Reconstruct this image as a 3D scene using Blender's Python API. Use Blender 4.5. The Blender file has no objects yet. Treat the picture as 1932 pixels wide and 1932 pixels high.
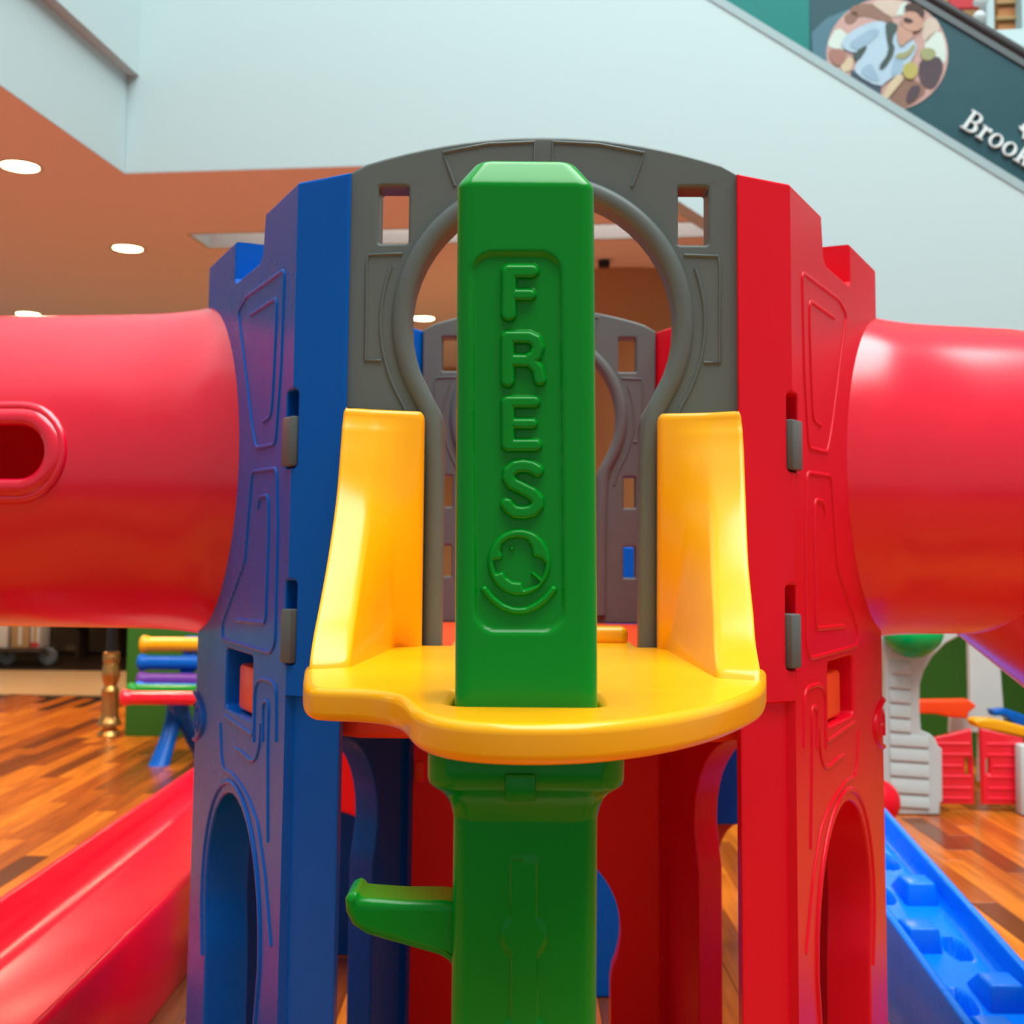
import bpy, bmesh, math, random
from mathutils import Vector, Matrix
random.seed(7)
scene = bpy.context.scene
COL = scene.collection
R = math.radians

# ------------------------------------------------------------------ camera
FPX, HZ, PITCH, ROLL, CZ = 2306.0, 1045.0, R(3.5), R(0.5), 1.45
PY = HZ - FPX * math.tan(PITCH)            # row of the principal point
_c, _s = math.cos(PITCH), math.sin(PITCH)
_f, _r, _u = Vector((0, _c, _s)), Vector((1, 0, 0)), Vector((0, -_s, _c))
CR = _r * math.cos(ROLL) + _u * math.sin(ROLL)
CU = _u * math.cos(ROLL) - _r * math.sin(ROLL)
CF = _f
CAM = Vector((0, 0, CZ))
cd = bpy.data.cameras.new('camera'); cam = bpy.data.objects.new('camera', cd); COL.objects.link(cam)
m = Matrix.Identity(4)
for i in range(3):
    m[i][0], m[i][1], m[i][2], m[i][3] = CR[i], CU[i], -CF[i], CAM[i]
cam.matrix_world = m
cd.sensor_fit = 'HORIZONTAL'; cd.sensor_width = 36.0; cd.lens = 36.0 * FPX / 1932.0
cd.shift_y = -(966.0 - PY) / 1932.0
cd.dof.use_dof = True; cd.dof.focus_distance = 1.5; cd.dof.aperture_fstop = 7.5
cd.clip_start = 0.05
scene.camera = cam

# ------------------------------------------------------------------ world, daylight, exposure
scene.view_settings.view_transform = 'Standard'
scene.view_settings.look = 'None'
scene.view_settings.exposure = 0.42
scene.view_settings.gamma = 1.0
scene.view_settings.use_curve_mapping = False
w = bpy.data.worlds.new('world'); scene.world = w; w.use_nodes = True
bg = w.node_tree.nodes['Background']
bg.inputs[0].default_value = (0.84, 1.0, 1.0, 1); bg.inputs[1].default_value = 0.30
ld = bpy.data.lights.new('atrium_skylight', 'AREA'); ld.shape = 'RECTANGLE'; ld.size = 9.5; ld.size_y = 10.5
ld.energy = 1900; ld.color = (0.93, 1.0, 0.98)
lo = bpy.data.objects.new('atrium_skylight', ld); COL.objects.link(lo); lo.location = (2.2, 1.2, 11.5)

# ------------------------------------------------------------------ helpers: pixel rays used while laying the place out
def ray(px, py):
    return (CF + CR * ((px - 966.0) / FPX) + CU * ((PY - py) / FPX))
def UY(px, py, Y):
    d = ray(px, py); return CAM + d * (Y / d.y)
def UZ(px, py, z):
    d = ray(px, py); return CAM + d * ((z - CZ) / d.z)
def UP(px, py, p, n):
    d = ray(px, py); return CAM + d * ((p - CAM).dot(n) / d.dot(n))
def PROJ(p):
    v = Vector(p) - CAM; d = v.dot(CF)
    return 966 + FPX * v.dot(CR) / d, PY - FPX * v.dot(CU) / d

# ------------------------------------------------------------------ materials
MATS = {}
def nodes_of(name):
    mt = bpy.data.materials.new(name); mt.use_nodes = True
    MATS[name] = mt
    nt = mt.node_tree
    return mt, nt, nt.nodes['Principled BSDF']
def plastic(name, col, rough=0.32, spec=0.27, var=0.05, bump=0.0, coat=0.0, metal=0.0, scale=9.0):
    mt, nt, b = nodes_of(name)
    N, L = nt.nodes, nt.links
    geo = N.new('ShaderNodeNewGeometry'); nz = N.new('ShaderNodeTexNoise'); nz.inputs['Scale'].default_value = scale
    nz.inputs['Detail'].default_value = 3
    L.new(geo.outputs['Position'], nz.inputs['Vector'])
    hsv = N.new('ShaderNodeHueSaturation'); hsv.inputs['Color'].default_value = (*col, 1)
    mr = N.new('ShaderNodeMapRange'); mr.inputs[3].default_value = 1 - var; mr.inputs[4].default_value = 1 + var
    L.new(nz.outputs['Fac'], mr.inputs[0]); L.new(mr.outputs[0], hsv.inputs['Value'])
    L.new(hsv.outputs[0], b.inputs['Base Color'])
    mr2 = N.new('ShaderNodeMapRange'); mr2.inputs[3].default_value = rough * 0.85; mr2.inputs[4].default_value = rough * 1.15
    L.new(nz.outputs['Fac'], mr2.inputs[0]); L.new(mr2.outputs[0], b.inputs['Roughness'])
    b.inputs['Specular IOR Level'].default_value = spec
    b.inputs['Metallic'].default_value = metal
    if coat: b.inputs['Coat Weight'].default_value = coat; b.inputs['Coat Roughness'].default_value = 0.22
    if bump:
        nb = N.new('ShaderNodeTexNoise'); nb.inputs['Scale'].default_value = 60; nb.inputs['Detail'].default_value = 2
        L.new(geo.outputs['Position'], nb.inputs['Vector'])
        bp = N.new('ShaderNodeBump'); bp.inputs['Strength'].default_value = bump; bp.inputs['Distance'].default_value = 0.01
        L.new(nb.outputs['Fac'], bp.inputs['Height']); L.new(bp.outputs[0], b.inputs['Normal'])
    return mt
def emit(name, col, st):
    mt, nt, b = nodes_of(name)
    b.inputs['Base Color'].default_value = (*col, 1)
    b.inputs['Emission Color'].default_value = (*col, 1); b.inputs['Emission Strength'].default_value = st
    return mt
plastic('blue', (0.0, 0.11, 0.52), 0.28, spec=0.2)
plastic('red', (0.80, 0.002, 0.018), 0.30)
plastic('slide_red', (0.86, 0.002, 0.03), 0.22, spec=0.8, coat=0.1)
plastic('yellow', (1.0, 0.44, 0.002), 0.24, spec=0.45)
plastic('green', (0.0, 0.27, 0.016), 0.20, spec=0.28, bump=0.008)
plastic('grey', (0.125, 0.145, 0.140), 0.36, var=0.08)
plastic('orange', (1.0, 0.075, 0.012), 0.35)
plastic('ramp_blue', (0.0, 0.19, 0.88), 0.28)
plastic('purple', (0.16, 0.04, 0.30), 0.3)
plastic('white_plastic', (0.54, 0.61, 0.605), 0.4)
plastic('knob_green', (0.0, 0.42, 0.09), 0.22)
plastic('lower_red', (0.95, 0.006, 0.006), 0.35)
plastic('paint_white', (0.44, 0.565, 0.58), 0.7, var=0.015, bump=0.0, scale=1.5)
plastic('trim_white', (0.62, 0.68, 0.68), 0.35, bump=0)
plastic('ceiling_paint', (0.80, 0.77, 0.80), 0.8, var=0.02, bump=0.0, scale=1.0)
plastic('board_green', (0.035, 0.16, 0.018), 0.55, var=0.06)
plastic('tan_wall', (0.42, 0.24, 0.11), 0.6, var=0.05)
plastic('beige_tile', (0.72, 0.45, 0.22), 0.3, var=0.06, scale=2)
plastic('shop_dark', (0.022, 0.012, 0.007), 0.4, var=0.3)
plastic('brass', (0.55, 0.30, 0.09), 0.32, metal=0.9, var=0.15, bump=0.1)
plastic('black_metal', (0.012, 0.012, 0.014), 0.35)
plastic('trim_grey', (0.30, 0.40, 0.42), 0.4)
plastic('rail_grey', (0.10, 0.12, 0.13), 0.35)
plastic('steel', (0.5, 0.5, 0.48), 0.25, metal=1.0)
plastic('ad_teal', (0.0, 0.17, 0.155), 0.45, bump=0)
plastic('ad_dark', (0.018, 0.070, 0.088), 0.4, bump=0)
plastic('ad_mid', (0.06, 0.15, 0.20), 0.4, bump=0)
plastic('rail_rubber', (0.03, 0.028, 0.03), 0.4)
plastic('card', (0.42, 0.26, 0.12), 0.8)
plastic('paper', (0.62, 0.58, 0.55), 0.7)
plastic('cart_dark', (0.05, 0.03, 0.02), 0.5)
plastic('shelf_wood', (0.45, 0.17, 0.05), 0.45, var=0.2)
plastic('red_board', (0.45, 0.03, 0.04), 0.6)
emit('well_fill_glow', (1.0, 0.95, 0.85), 2.6)
emit('lamp_glow', (1.0, 0.74, 0.38), 14.0)
for nm, c in dict(p_skin=(0.62, 0.36, 0.27), p_pink=(0.66, 0.42, 0.38), p_beige=(0.72, 0.60, 0.50), p_shirt=(0.50, 0.70, 0.85),
                  p_hair=(0.07, 0.035, 0.03), p_scarf=(0.06, 0.10, 0.09), p_pale=(0.72, 0.86, 0.78), p_ball=(0.55, 0.50, 0.14),
                  p_dark=(0.10, 0.07, 0.09), p_brown=(0.32, 0.18, 0.13), p_cream=(0.75, 0.62, 0.42), p_navy=(0.06, 0.10, 0.14),
                  p_arm=(0.45, 0.22, 0.18), p_olive=(0.40, 0.42, 0.20), p_shade=(0.36, 0.54, 0.70)).items():
    plastic(nm, tuple(0.66 * q for q in c), 0.45, bump=0, var=0.10)

def wood(name, island):
    mt, nt, b = nodes_of(name)
    N, L = nt.nodes, nt.links
    if island: rnd = N.new('ShaderNodeNewGeometry').outputs['Random Per Island']
    else: rnd = N.new('ShaderNodeObjectInfo').outputs['Random']
    cr = N.new('ShaderNodeValToRGB')
    els = cr.color_ramp.elements
    els[0].position = 0; els[0].color = (0.17, 0.040, 0.008, 1)
    els[1].position = 1; els[1].color = (0.95, 0.29, 0.024, 1)
    for p_, c_ in ((0.25, (0.45, 0.095, 0.010, 1)), (0.6, (0.70, 0.17, 0.013, 1))):
        e = els.new(p_); e.color = c_
    L.new(rnd, cr.inputs[0])
    geo = N.new('ShaderNodeNewGeometry'); mp = N.new('ShaderNodeMapping'); mp.inputs['Scale'].default_value = (26, 1.6, 1)
    L.new(geo.outputs['Position'], mp.inputs[0])
    addv = N.new('ShaderNodeVectorMath'); addv.operation = 'ADD'
    comb = N.new('ShaderNodeCombineXYZ'); mul = N.new('ShaderNodeMath'); mul.operation = 'MULTIPLY'; mul.inputs[1].default_value = 90
    L.new(rnd, mul.inputs[0]); L.new(mul.outputs[0], comb.inputs[1])
    L.new(mp.outputs[0], addv.inputs[0]); L.new(comb.outputs[0], addv.inputs[1])
    nz = N.new('ShaderNodeTexNoise'); nz.inputs['Scale'].default_value = 1.0; nz.inputs['Detail'].default_value = 5; nz.inputs['Distortion'].default_value = 0.6
    L.new(addv.outputs[0], nz.inputs['Vector'])
    mix = N.new('ShaderNodeMix'); mix.data_type = 'RGBA'; mix.blend_type = 'MULTIPLY'; mix.inputs[0].default_value = 0.75
    gr = N.new('ShaderNodeValToRGB'); gr.color_ramp.elements[0].position = 0.25; gr.color_ramp.elements[0].color = (0.45, 0.36, 0.3, 1)
    gr.color_ramp.elements[1].position = 0.7; gr.color_ramp.elements[1].color = (1.15, 1.12, 1.05, 1)
    L.new(nz.outputs['Fac'], gr.inputs[0]); L.new(cr.outputs[0], mix.inputs[6]); L.new(gr.outputs[0], mix.inputs[7])
    L.new(mix.outputs[2], b.inputs['Base Color'])
    b.inputs['Roughness'].default_value = 0.24
    return mt
wood('plank_wood', False); wood('plank_wood_field', True)

# ------------------------------------------------------------------ helpers: meshes
def finish(me, angle=35):
    for p in me.polygons: p.use_smooth = True
    me.set_sharp_from_angle(angle=R(angle))
def mesh(name, verts, faces, mat, parent=None, angle=35, kind=None, label=None):
    me = bpy.data.meshes.new(name); me.from_pydata([tuple(v) for v in verts], [], faces); me.update()
    bm = bmesh.new(); bm.from_mesh(me); bmesh.ops.remove_doubles(bm, verts=bm.verts, dist=1e-5)
    bmesh.ops.recalc_face_normals(bm, faces=bm.faces); bm.to_mesh(me); bm.free()
    return link(name, me, mat, parent, angle, kind, label)
def link(name, me, mat, parent=None, angle=35, kind=None, label=None):
    finish(me, angle)
    o = bpy.data.objects.new(name, me); COL.objects.link(o)
    me.materials.append(MATS[mat])
    if parent is not None: adopt(o, parent)
    if kind: o['kind'] = kind
    if label: o['label'] = label
    return o
WORLD = {}
def adopt(o, parent):
    o.parent = parent
    o.matrix_parent_inverse = WORLD.get(parent.name, Matrix.Identity(4)).inverted()
def thing(name, label, cat, loc=(0, 0, 0), rz=0.0, group=None):
    o = bpy.data.objects.new(name, None); COL.objects.link(o)
    o.location = loc; o.rotation_euler = (0, 0, rz); o.empty_display_size = 0.1
    WORLD[o.name] = Matrix.Translation(loc) @ Matrix.Rotation(rz, 4, 'Z')
    return tag(o, label, cat, group)
def tag(o, label, cat, group=None):
    o['label'] = label; o['category'] = cat
    if group: o['group'] = group
    return o
class MB:
    def __init__(s): s.v = []; s.f = []
    def add(s, v, f):
        n = len(s.v); s.v += [Vector(p) for p in v]; s.f += [[i + n for i in q] for q in f]; return s
    def box(s, x0, x1, y0, y1, z0, z1, M=None):
        v = [Vector((x, y, z)) for x in (x0, x1) for y in (y0, y1) for z in (z0, z1)]
        if M is not None: v = [M @ p for p in v]
        return s.add(v, [(0, 1, 3, 2), (4, 6, 7, 5), (0, 4, 5, 1), (2, 3, 7, 6), (0, 2, 6, 4), (1, 5, 7, 3)])
    def lathe(s, prof, n=24, M=None, cap=True):
        v = []; f = []
        for (r, z) in prof:
            for k in range(n):
                a = 2 * math.pi * k / n; v.append(Vector((r * math.cos(a), r * math.sin(a), z)))
        for i in range(len(prof) - 1):
            for k in range(n):
                f.append((i * n + k, i * n + (k + 1) % n, (i + 1) * n + (k + 1) % n, (i + 1) * n + k))
        if cap: f.append(list(range(n))[::-1]); f.append([(len(prof) - 1) * n + k for k in range(n)])
        if M is not None: v = [M @ p for p in v]
        return s.add(v, f)
    def loft(s, rings, cap=True, closed=True):
        n = len(rings[0]); v = [p for r in rings for p in r]; f = []
        for i in range(len(rings) - 1):
            for k in range(n if closed else n - 1):
                f.append((i * n + k, i * n + (k + 1) % n, (i + 1) * n + (k + 1) % n, (i + 1) * n + k))
        if cap: f.append(list(range(n))[::-1]); f.append([(len(rings) - 1) * n + k for k in range(n)])
        return s.add(v, f)
    def build(s, name, mat, parent=None, angle=35, bevel=0.0, seg=2, kind=None, label=None):
        me = bpy.data.meshes.new(name); me.from_pydata([tuple(p) for p in s.v], [], s.f); me.update()
        bm = bmesh.new(); bm.from_mesh(me)
        bmesh.ops.remove_doubles(bm, verts=bm.verts, dist=1e-5)
        bmesh.ops.recalc_face_normals(bm, faces=bm.faces)
        if bevel:
            es = [e for e in bm.edges if len(e.link_faces) == 2 and e.calc_face_angle(0) > R(28)]
            bmesh.ops.bevel(bm, geom=es, offset=bevel, segments=seg, profile=0.5, affect='EDGES', clamp_overlap=True)
        bm.to_mesh(me); bm.free()
        return link(name, me, mat, parent, angle, kind, label)

def outline_mesh(outer, holes, T, bev, res=2):
    """flat panel with holes, rounded edges: local (x, y, z in 0..T); z=0 is the face, z=T the back"""
    cu = bpy.data.curves.new('tmp', 'CURVE'); cu.dimensions = '2D'; cu.fill_mode = 'BOTH'
    cu.extrude = max(T / 2 - bev, 1e-4); cu.bevel_depth = bev; cu.bevel_resolution = res; cu.offset = -bev
    def area(p): return sum(p[i][0] * p[(i + 1) % len(p)][1] - p[(i + 1) % len(p)][0] * p[i][1] for i in range(len(p)))
    for k, pl in enumerate([outer] + list(holes)):
        pl = [tuple(q) for q in pl]
        if (area(pl) > 0) != (k == 0): pl = pl[::-1]
        sp = cu.splines.new('POLY'); sp.points.add(len(pl) - 1); sp.use_cyclic_u = True
        for i, q in enumerate(pl): sp.points[i].co = (q[0], q[1], 0, 1)
    o = bpy.data.objects.new('tmp', cu); COL.objects.link(o)
    dg = bpy.context.evaluated_depsgraph_get(); dg.update()
    me = bpy.data.meshes.new_from_object(o.evaluated_get(dg))
    bpy.data.objects.remove(o); bpy.data.curves.remove(cu)
    bm = bmesh.new(); bm.from_mesh(me); bpy.data.meshes.remove(me)
    bmesh.ops.remove_doubles(bm, verts=bm.verts, dist=1e-5)
    for v in bm.verts: v.co.z = T / 2 - v.co.z
    return bm
def bm_obj(bm, name, mat, parent=None, fn=None, angle=35, kind=None, label=None):
    if fn:
        for v in bm.verts: v.co = fn(v.co)
    bmesh.ops.recalc_face_normals(bm, faces=bm.faces)
    me = bpy.data.meshes.new(name); bm.to_mesh(me); bm.free()
    o = link(name, me, mat, parent, angle, kind, label)
    wn = o.modifiers.new('weighted_normal', 'WEIGHTED_NORMAL'); wn.keep_sharp = True; wn.weight = 100
    return o
def panel(name, outer, holes, T, bev, mat, fn, parent=None, angle=35, kind=None, label=None, res=2):
    return bm_obj(outline_mesh(outer, holes, T, bev, res), name, mat, parent, fn, angle, kind, label)
def rrect(x0, x1, y0, y1, r, n=5):
    out = []
    for cx, cy, a0 in ((x1 - r, y1 - r, 0), (x0 + r, y1 - r, 90), (x0 + r, y0 + r, 180), (x1 - r, y0 + r, 270)):
        for k in range(n + 1):
            a = R(a0 + 90 * k / n); out.append((cx + r * math.cos(a), cy + r * math.sin(a)))
    return out
def arc(cx, cy, rx, ry, a0, a1, n):
    return [(cx + rx * math.cos(R(a0 + (a1 - a0) * k / n)), cy + ry * math.sin(R(a0 + (a1 - a0) * k / n))) for k in range(n + 1)]
def chaikin(p, n=2, closed=False):
    p = [Vector(q) for q in p]
    for _ in range(n):
        q = [] if closed else [p[0]]
        for i in range(len(p) if closed else len(p) - 1):
            a, b = p[i], p[(i + 1) % len(p)]
            q += [a * 0.75 + b * 0.25, a * 0.25 + b * 0.75]
        if not closed: q.append(p[-1])
        p = q
    return p
def rounded(p, r=0.012, closed=False, n=4):
    p = [Vector(q) for q in p]; out = []; N_ = len(p)
    for i in range(N_):
        if not closed and i in (0, N_ - 1): out.append(p[i]); continue
        a, b, c = p[i - 1], p[i], p[(i + 1) % N_]
        r1 = min(r, (a - b).length * 0.45); r2 = min(r, (c - b).length * 0.45)
        s_, e_ = b + (a - b).normalized() * r1, b + (c - b).normalized() * r2
        for k in range(n + 1):
            t = k / n; out.append(s_ * (1 - t) ** 2 + b * (2 * t * (1 - t)) + e_ * t * t)
    return out
def ridge(mb, pts, hw, h, fn, closed=False, n=5):
    """half-round rib along a polyline in (u, v); fn maps (u, v, out) to the world"""
    pts = [Vector((p[0], p[1])) for p in pts]; N_ = len(pts); rings = []
    for i, p in enumerate(pts):
        a = pts[i - 1] if (i > 0 or closed) else p
        b = pts[(i + 1) % N_] if (i < N_ - 1 or closed) else p
        d = (b - a); d = d.normalized() if d.length > 1e-9 else Vector((1, 0)); q = Vector((-d.y, d.x))
        ring = []
        for k in range(n + 1):
            t = math.pi * k / n
            c = p + q * (hw * math.cos(t)); ring.append(fn(c.x, c.y, h * math.sin(t) - 0.0006))
        rings.append(ring)
    if closed: rings.append(rings[0])
    mb.loft(rings, cap=False, closed=False)
def tube_path(mb, path, rad, n=16, cap=True):
    rings = []
    up0 = Vector((0, 0, 1)); prev = None
    for i, p in enumerate(path):
        p = Vector(p); a = Vector(path[max(i - 1, 0)]); b = Vector(path[min(i + 1, len(path) - 1)])
        d = (b - a).normalized()
        up = up0 if abs(d.z) < 0.95 else Vector((0, 1, 0))
        if prev is not None: up = prev
        s_ = d.cross(up).normalized(); up = s_.cross(d).normalized(); prev = up
        r = rad[i] if isinstance(rad, (list, tuple)) else rad
        rings.append([p + s_ * (r * math.cos(2 * math.pi * k / n)) + up * (r * math.sin(2 * math.pi * k / n)) for k in range(n)])
    mb.loft(rings, cap=cap)

# ================================================================== the building
ZC = CZ + 2.6                                  # height of the ceiling below the upper floor
C0 = UZ(235, 327, ZC); C0.z = 0
E1 = Vector((math.cos(R(7)), -math.sin(R(7)), 0)); E2 = Vector((math.sin(R(7)), math.cos(R(7)), 0))
def B(a, b, z): return C0 + E1 * a + E2 * b + Vector((0, 0, z))
def UB(px, py, b=0.0):
    p = UP(px, py, B(0, b, 0), E2); return ((p - C0).dot(E1), p.z)
def slab_b(name, az, b0, b1, mat, parent=None, bev=0.004, holes=(), **k):
    """prism with an outline (a, z) in the escalator's plane, from depth b0 to b1"""
    return panel(name, az, holes, b1 - b0, min(bev, (b1 - b0) * 0.4), mat, lambda c: B(c.x, b0 + c.z, c.y), parent, **k)

t0, t1 = Vector(UB(1340, 0)), Vector(UB(1932, 363)); td = (t1 - t0).normalized(); tn = Vector((-td.y, td.x))
s0 = Vector(UB(1300, 393))
def on_t(d, h=0.0): return t0 + td * d + tn * h
AR = 8.5
def line_at(p, a): return p.y + td.y / td.x * (a - p.x)
ztop = 10.0
akink = s0.x + (ZC - s0.y) * td.x / td.y
atop = t0.x + (ztop - t0.y) * td.x / td.y
wf = slab_b('wall_front', [(0.0, ZC), (akink, ZC), (AR, line_at(s0, AR)), (AR, line_at(t0, AR)), (0, line_at(t0, 0))], 0, 0.3, 'paint_white', kind='structure')
mb = MB()
mb.add([B(-0.3, -9, ZC), B(0, -9, ZC), B(0, 0.3, ZC), B(-0.3, 0.3, ZC), B(-0.3, -9, ztop), B(0, -9, ztop), B(0, 0.3, ztop), B(-0.3, 0.3, ztop)],
       [(0, 1, 2, 3), (4, 7, 6, 5), (0, 4, 5, 1), (1, 5, 6, 2), (2, 6, 7, 3), (3, 7, 4, 0)])
mb.build('wall_left', 'paint_white', kind='structure')
zl = UP(262, 143, B(0, 0, 0), E2).z
mb = MB()
mb.add([B(0.0, -9, zl), B(0.085, -9, zl), B(0.085, 0.0, zl), B(0.0, 0.0, zl), B(0.0, -9, ztop), B(0.085, -9, ztop), B(0.085, 0.0, ztop), B(0.0, 0.0, ztop)],
       [(0, 1, 2, 3), (4, 7, 6, 5), (0, 4, 5, 1), (1, 5, 6, 2), (2, 6, 7, 3), (3, 7, 4, 0)])
mb.build('trim_1', 'paint_white', kind='structure')
# ceiling with its light well
q0, q1 = UZ(378, 441, ZC), UZ(396, 466, ZC)
b0_, b1_ = (q0 - C0).dot(E2), (q1 - C0).dot(E2); a0_ = (q1 - C0).dot(E1); a1_ = a0_ + 4.6
ceil = [(-9, -9), (-0.004, -9), (-0.004, 0.004), (akink - 0.05, 0.004), (akink - 0.05, 0.31), (9.5, 0.31), (9.5, 9.0), (-9, 9.0)]
well = [(a0_, b0_), (a1_, b0_), (a1_, b1_), (a0_, b1_)]
panel('ceiling', ceil, [well], 0.12, 0.001, 'ceiling_paint', lambda c: B(c.x, c.y, ZC - 0.004 + c.z), kind='structure')
mb = MB(); WW = 0.03
for (x0, x1, y0, y1) in ((a0_ - WW, a1_ + WW, b1_, b1_ + WW), (a0_ - WW, a1_ + WW, b0_ - WW, b0_), (a0_ - WW, a0_, b0_, b1_), (a1_, a1_ + WW, b0_, b1_)):
    vs = [B(x, y, z) for x in (x0, x1) for y in (y0, y1) for z in (ZC - 0.006, ZC + 0.75)]
    mb.add(vs, [(0, 1, 3, 2), (4, 6, 7, 5), (0, 4, 5, 1), (2, 3, 7, 6), (0, 2, 6, 4), (1, 5, 7, 3)])
mb.build('trim_2', 'paint_white', kind='structure')
lw_ = thing('added_glow_panel', 'added glowing panel that brightens the ceiling slot', 'ceiling light', tuple(B((a0_ + a1_) / 2, (b0_ + b1_) / 2, ZC + 0.7)))  # glow panel added to brighten the slot's inner walls
vs = [B(x, y, z) for x in (a0_ + 0.01, a1_ - 0.01) for y in (b0_ + 0.01, b1_ - 0.01) for z in (ZC + 0.66, ZC + 0.68)]
MB().add(vs, [(0, 1, 3, 2), (4, 6, 7, 5), (0, 4, 5, 1), (2, 3, 7, 6), (0, 2, 6, 4), (1, 5, 7, 3)]).build('diffuser', 'well_fill_glow', lw_)
vs = [B(x, y, z) for x in (a0_ + 0.005, a1_ - 0.005) for y in (b0_ + 0.005, b1_ - 0.005) for z in (ZC + 0.682, ZC + 0.72)]
MB().add(vs, [(0, 1, 3, 2), (4, 6, 7, 5), (0, 4, 5, 1), (2, 3, 7, 6), (0, 2, 6, 4), (1, 5, 7, 3)]).build('glow_panel_back', 'trim_white', lw_)
# walls behind the shops
mb = MB(); mb.add([B(-9, 8.8, -0.02), B(9.5, 8.8, -0.02), B(9.5, 8.8, ZC + 0.1), B(-9, 8.8, ZC + 0.1), B(-9, 9.0, -0.02), B(9.5, 9.0, -0.02), B(9.5, 9.0, ZC + 0.1), B(-9, 9.0, ZC + 0.1)],
       [(0, 1, 2, 3), (4, 7, 6, 5), (0, 4, 5, 1), (1, 5, 6, 2), (2, 6, 7, 3), (3, 7, 4, 0)])
mb.build('wall_back', 'tan_wall', kind='structure')
# round column
pc = UZ(1190, 503, ZC); cx, cy = pc.x, pc.y + 0.78
mb = MB().lathe([(0.78, 0.0), (0.78, ZC - 0.001)], 64, Matrix.Translation((cx, cy, 0)))
mb.build('wall_column', 'tan_wall', kind='structure')

# ------------------------------------------------------------------ floor: base, wooden planks, the shop's tiled strip
YF = UZ(110, 1310, 0).y; YS = UZ(110, 1265, 0).y
mb = MB().box(-10, 10, -5, YF, -0.06, -0.013)
floor = mb.build('floor', 'shop_dark', kind='structure')
mb = MB().box(-10, 10, YF + 0.004, YS + 5, -0.06, 0.0)
mb.build('floor_tiled', 'beige_tile', kind='structure')
PW = 0.118
LENS = (0.75, 1.0, 1.3, 1.65)
plank_me = []
for L_ in LENS:
    mbp = MB().box(-PW / 2 + 0.0012, PW / 2 - 0.0012, -L_ / 2 + 0.0015, L_ / 2 - 0.0015, -0.013, 0.0)
    me = bpy.data.meshes.new('plank'); me.from_pydata([tuple(p) for p in mbp.v], [], mbp.f); me.update()
    bm = bmesh.new(); bm.from_mesh(me); bmesh.ops.recalc_face_normals(bm, faces=bm.faces)
    tope = [e for e in bm.edges if all(v.co.z > -0.001 for v in e.verts)]
    bmesh.ops.bevel(bm, geom=tope, offset=0.0015, segments=1, affect='EDGES'); bm.to_mesh(me); bm.free()
    me.materials.append(MATS['plank_wood']); plank_me.append(me)
allp = []
nrow = 66
for r_ in range(-nrow, nrow):
    y = -1.0 - random.random() * 1.4
    while y < YF - 0.05:
        k = random.randrange(4); L_ = LENS[k]
        if y + L_ > YF:
            y = YF
            break
        allp.append((r_ * PW, y + L_ / 2, k)); y += L_
def vis(x, y, k):
    if y < 3.2: return 0
    p = PROJ((x, y, 0)); q = PROJ((x, y + LENS[k] / 2, 0)); q2 = PROJ((x, y - LENS[k] / 2, 0))
    ok = any((-40 < e[0] < 392 or 1655 < e[0] < 1990 or 1355 < e[0] < 1412 or 1120 < e[0] < 1175) and e[1] < 1990 for e in (p, q, q2))
    return abs(q2[1] - q[1]) * PW / y if ok else 0
allp = [(vis(*p), p) for p in allp]; allp.sort(key=lambda t: -t[0])
for s_, (x, y, k) in [t for t in allp if t[0] > 0][:300]:
    o = bpy.data.objects.new('plank', plank_me[k]); COL.objects.link(o)
    o.location = (x, y, 0); adopt(o, floor)
shown = {p for s_, p in [t for t in allp if t[0] > 0][:300]}
mb = MB()
for s_, (x, y, k) in allp:
    if (x, y, k) in shown: continue
    mb.box(x - PW / 2 + 0.0012, x + PW / 2 - 0.0012, y - LENS[k] / 2 + 0.0015, y + LENS[k] / 2 - 0.0015, -0.0129, 0.0)
mb.build('plank_field', 'plank_wood_field', floor, kind='stuff')

# ------------------------------------------------------------------ ceiling lamps (with their own light)
def downlight(px, py, label, group=None, dia=0.27):
    p = UZ(px, py, ZC) if py is not None else px
    t = thing('downlight', label, 'ceiling light', (p.x, p.y, ZC - 0.02), group=group)
    M = Matrix.Translation((p.x, p.y, ZC - 0.0045))
    MB().lathe([(dia / 2 - 0.012, -0.001), (dia / 2, -0.006), (dia / 2 + 0.022, -0.004), (dia / 2 + 0.022, 0.0)], 40, M, cap=False).build('trim_ring', 'trim_white', t)
    MB().lathe([(0.001, -0.0025), (dia / 2 - 0.014, -0.0025), (dia / 2 - 0.014, -0.0005), (0.001, -0.0005)], 40, M).build('diffuser', 'lamp_glow', t)
    l = bpy.data.lights.new('downlight_lamp', 'SPOT'); l.energy = 150; l.color = (1.0, 0.82, 0.62); l.spot_size = R(150); l.spot_blend = 0.6; l.shadow_soft_size = 0.1
    lo_ = bpy.data.objects.new('downlight_lamp', l); COL.objects.link(lo_); lo_.location = (p.x, p.y, ZC - 0.03); adopt(lo_, t)
downlight(38, 313, 'glowing round ceiling downlight nearest the white bulkhead')
downlight(241, 468, 'glowing round ceiling downlight left of the bright ceiling slot')
downlight(53, 592, 'glowing round ceiling downlight just above the red tunnel')
for (a_, b_, lb) in ((-3.2, -3.2, 'added unseen downlight over the floor far left of the slide'), (-3.6, 3.4, 'added unseen downlight over the shop entrance'), (-2.4, -2.6, 'added unseen downlight beyond the left edge of the slide'),
                    (2.2, 3.6, 'added unseen downlight hidden behind the play tower'), (5.2, 2.6, 'added unseen downlight over the playhouse')):
    downlight(B(a_, b_, ZC), None, lb)  # unseen downlights added to throw more light on floor and ceiling
downlight(798, 600, 'small dim downlight seen through the grey arch')

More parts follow.
